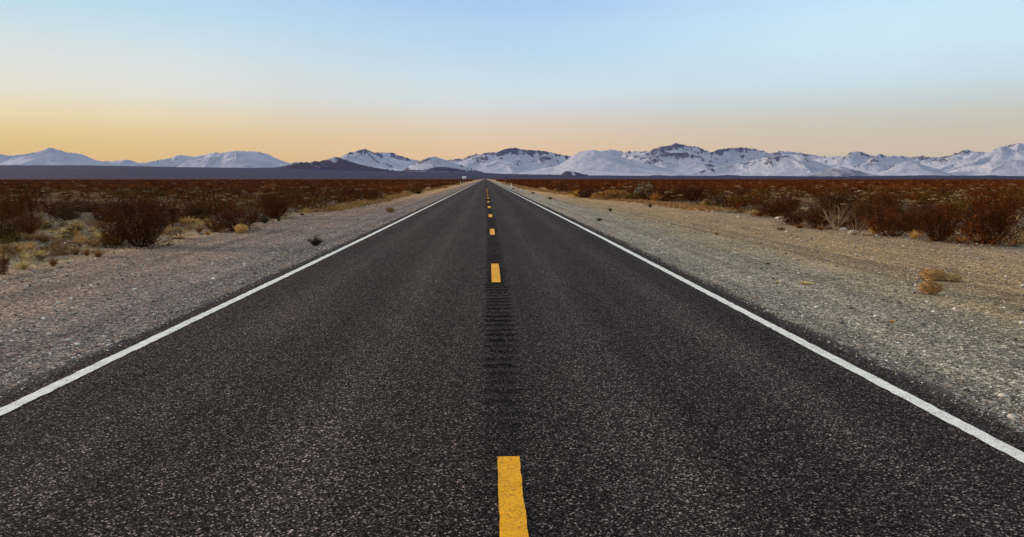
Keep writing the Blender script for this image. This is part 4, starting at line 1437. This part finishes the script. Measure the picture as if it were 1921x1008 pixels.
for i, (x_, y_, u_) in enumerate(pal):
    k = i % 4
    s = random.uniform(0.20, 0.48)
    g0 = float(gz(u_, y_)) - 0.01
    band = 'near the gravel edge' if abs(u_) < 15.5 else 'back among the bushes'
    far_w = 'nearer' if y_ < 28 else 'farther'
    if k == 0:
        o = link('grass_tuft', random.choice(TUFT_P + TUFT_T), None, (x_, y_, g0), random.uniform(0, 6), (s, s, s * 0.8))
        tag(o, f'{far_w} small straw grass tuft {SIDE(u_)} of the road, {band}', 'grass tuft', f'small straw tufts {SIDE(u_)} of the road')
    elif k == 3:
        o = link('low_shrub', MIDB[i % 10], None, (x_, y_, g0), random.uniform(0, 6), (s, s, s * 0.8))
        tag(o, f'{far_w} knee-high dark shrub {SIDE(u_)} of the road, {band}', 'shrub', f'knee-high dark shrubs {SIDE(u_)} of the road')
    else:
        o = link('dry_shrub', MOUND[(i * 5) % 8], None, (x_, y_, g0), random.uniform(0, 6), (s, s, s * 0.62))
        tag(o, f'{far_w} low {"pale" if (i * 5) % 8 % 2 == 0 else "tan"} dry shrub {SIDE(u_)} of the road, {band}', 'dry shrub', f'low dry shrubs {SIDE(u_)} of the road')
# pale stones scattered among the bushes
for i in range(130):
    side = R.random() < 0.45
    y_ = 15 * (70 / 15) ** R.random()
    u_ = edge_l(y_) - R.exponential(6) if side else edge_r(y_) + R.exponential(4) - 0.4
    if not vis(np.array(u_), np.array(y_)):
        continue
    x_ = u_ + float(xs(y_))
    s = R.uniform(0.07, 0.24)
    o = link('stone', (RK if i % 3 else RG_)[i % 3], None, (x_, y_, float(gz(u_, y_)) - 0.01), R.uniform(0, 6), (s * 1.4, s, s * 0.55))
    tag(o, f"{'nearer' if y_ < 30 else 'farther'} {'pale' if i % 3 else 'grey'} flat stone at the foot of the scrub, {SIDE(u_)} of the road", 'stone', f'flat stones in the scrub {SIDE(u_)} of the road')
# pale twiggy clumps showing between the far bushes: one mass
n_ = 1500
R = np.random.default_rng(921)
yy = 38 * (300 / 38) ** R.random(n_)
uu = np.where(R.random(n_) < 0.5, edge_l(yy) - R.uniform(1, 1, n_) - R.random(n_) * yy * 0.75, edge_r(yy) + 1 + R.random(n_) * yy * 0.75)
idx = np.repeat(np.arange(n_), 40)
m_ = len(idx)
rad_ = (R.uniform(0.15, 0.5, n_) * np.interp(yy, [38, 300], [0.9, 1.8]))[idx]
top_ = (R.uniform(0.15, 1.0, n_))[idx]
q3 = R.normal(0, 0.5, (m_, 3)); q3[:, 2] = np.abs(q3[:, 2]) * 0.35
c = np.stack([uu[idx] + xs(yy[idx]), yy[idx], gz(uu[idx], yy[idx]) + top_ * 0.85], 1) + q3 * rad_[:, None]
size = np.interp(yy[idx], [38, 120, 300], [0.08, 0.14, 0.34])[:, None]
d = R.normal(size=(m_, 3)); d[:, 2] = np.abs(d[:, 2]); d /= np.linalg.norm(d, axis=1)[:, None]
sd_ = np.cross(d, R.normal(size=(m_, 3))); sd_ /= np.linalg.norm(sd_, axis=1)[:, None]
v = np.stack([c - d * size * .5, c + sd_ * size * .2, c + d * size * .5, c - sd_ * size * .2], 1).reshape(-1, 3)
o = link('dry_scrub', mesh_np('dry_scrub', v, (np.arange(m_) * 4)[:, None] + np.arange(4)[None, :], M_PALE))
tag(o, 'pale dry twigs flecking the red-brown scrub far out', 'scrub', None, 'stuff')

# far verge: dry grass strip as ground cover
n_ = 4200
yy = 45 * (330 / 45) ** R.random(n_)
sidev = R.random(n_) < 0.5
uu = np.where(sidev, edge_l(yy) + R.normal(0, 0.45, n_) - 0.1, edge_r(yy) + R.normal(0, 0.6, n_) - 0.3)
idx = np.repeat(np.arange(n_), 26)
m_ = len(idx)
hgt = (R.uniform(0.07, 0.26, n_) * np.interp(yy, [45, 330], [0.75, 1.5]))[idx]
th = R.uniform(0, 6.28, m_); q = R.uniform(0, 1, m_)
c = np.stack([uu[idx] + xs(yy[idx]) + np.cos(th) * q * 0.35, yy[idx] + np.sin(th) * q * 0.35, gz(uu[idx], yy[idx]) + hgt * (1 - q * .5) * 0.5], 1)
size = hgt[:, None] * 0.9
wd = np.interp(yy[idx], [45, 330], [0.03, 0.12])[:, None]
d = R.normal(0, 0.35, (m_, 3)); d[:, 2] = 1; d /= np.linalg.norm(d, axis=1)[:, None]
sd_ = np.cross(d, R.normal(size=(m_, 3))); sd_ /= np.linalg.norm(sd_, axis=1)[:, None]
v = np.stack([c - d * size * .5, c + sd_ * wd, c + d * size * .5, c - sd_ * wd], 1).reshape(-1, 3)
o = link('dry_grass', mesh_np('dry_grass', v, (np.arange(m_) * 4)[:, None] + np.arange(4)[None, :], M_TAN))
tag(o, 'tan dry grass strips edging both verges into the distance', 'grass', None, 'stuff')

# ------------------------------------------------------------------ haze: thin even air over the whole valley
hv, hf_ = box(40000, 32000, 2100, 0, 14500, 1042)
hm = bpy.data.materials.new('haze_air'); hm.use_nodes = True
hm.node_tree.nodes.clear()
pv = hm.node_tree.nodes.new('ShaderNodeVolumePrincipled')
pv.inputs['Color'].default_value = (0.26, 0.36, 0.95, 1)
pv.inputs['Density'].default_value = HZ_D
pv.inputs['Anisotropy'].default_value = 0.2
ho = hm.node_tree.nodes.new('ShaderNodeOutputMaterial')
hm.node_tree.links.new(pv.outputs[0], ho.inputs['Volume'])
hz_o = link('haze', mesh_np('haze', hv, hf_, hm))
tag(hz_o, 'thin bluish evening haze over the valley and the far range', 'haze', None, 'stuff')
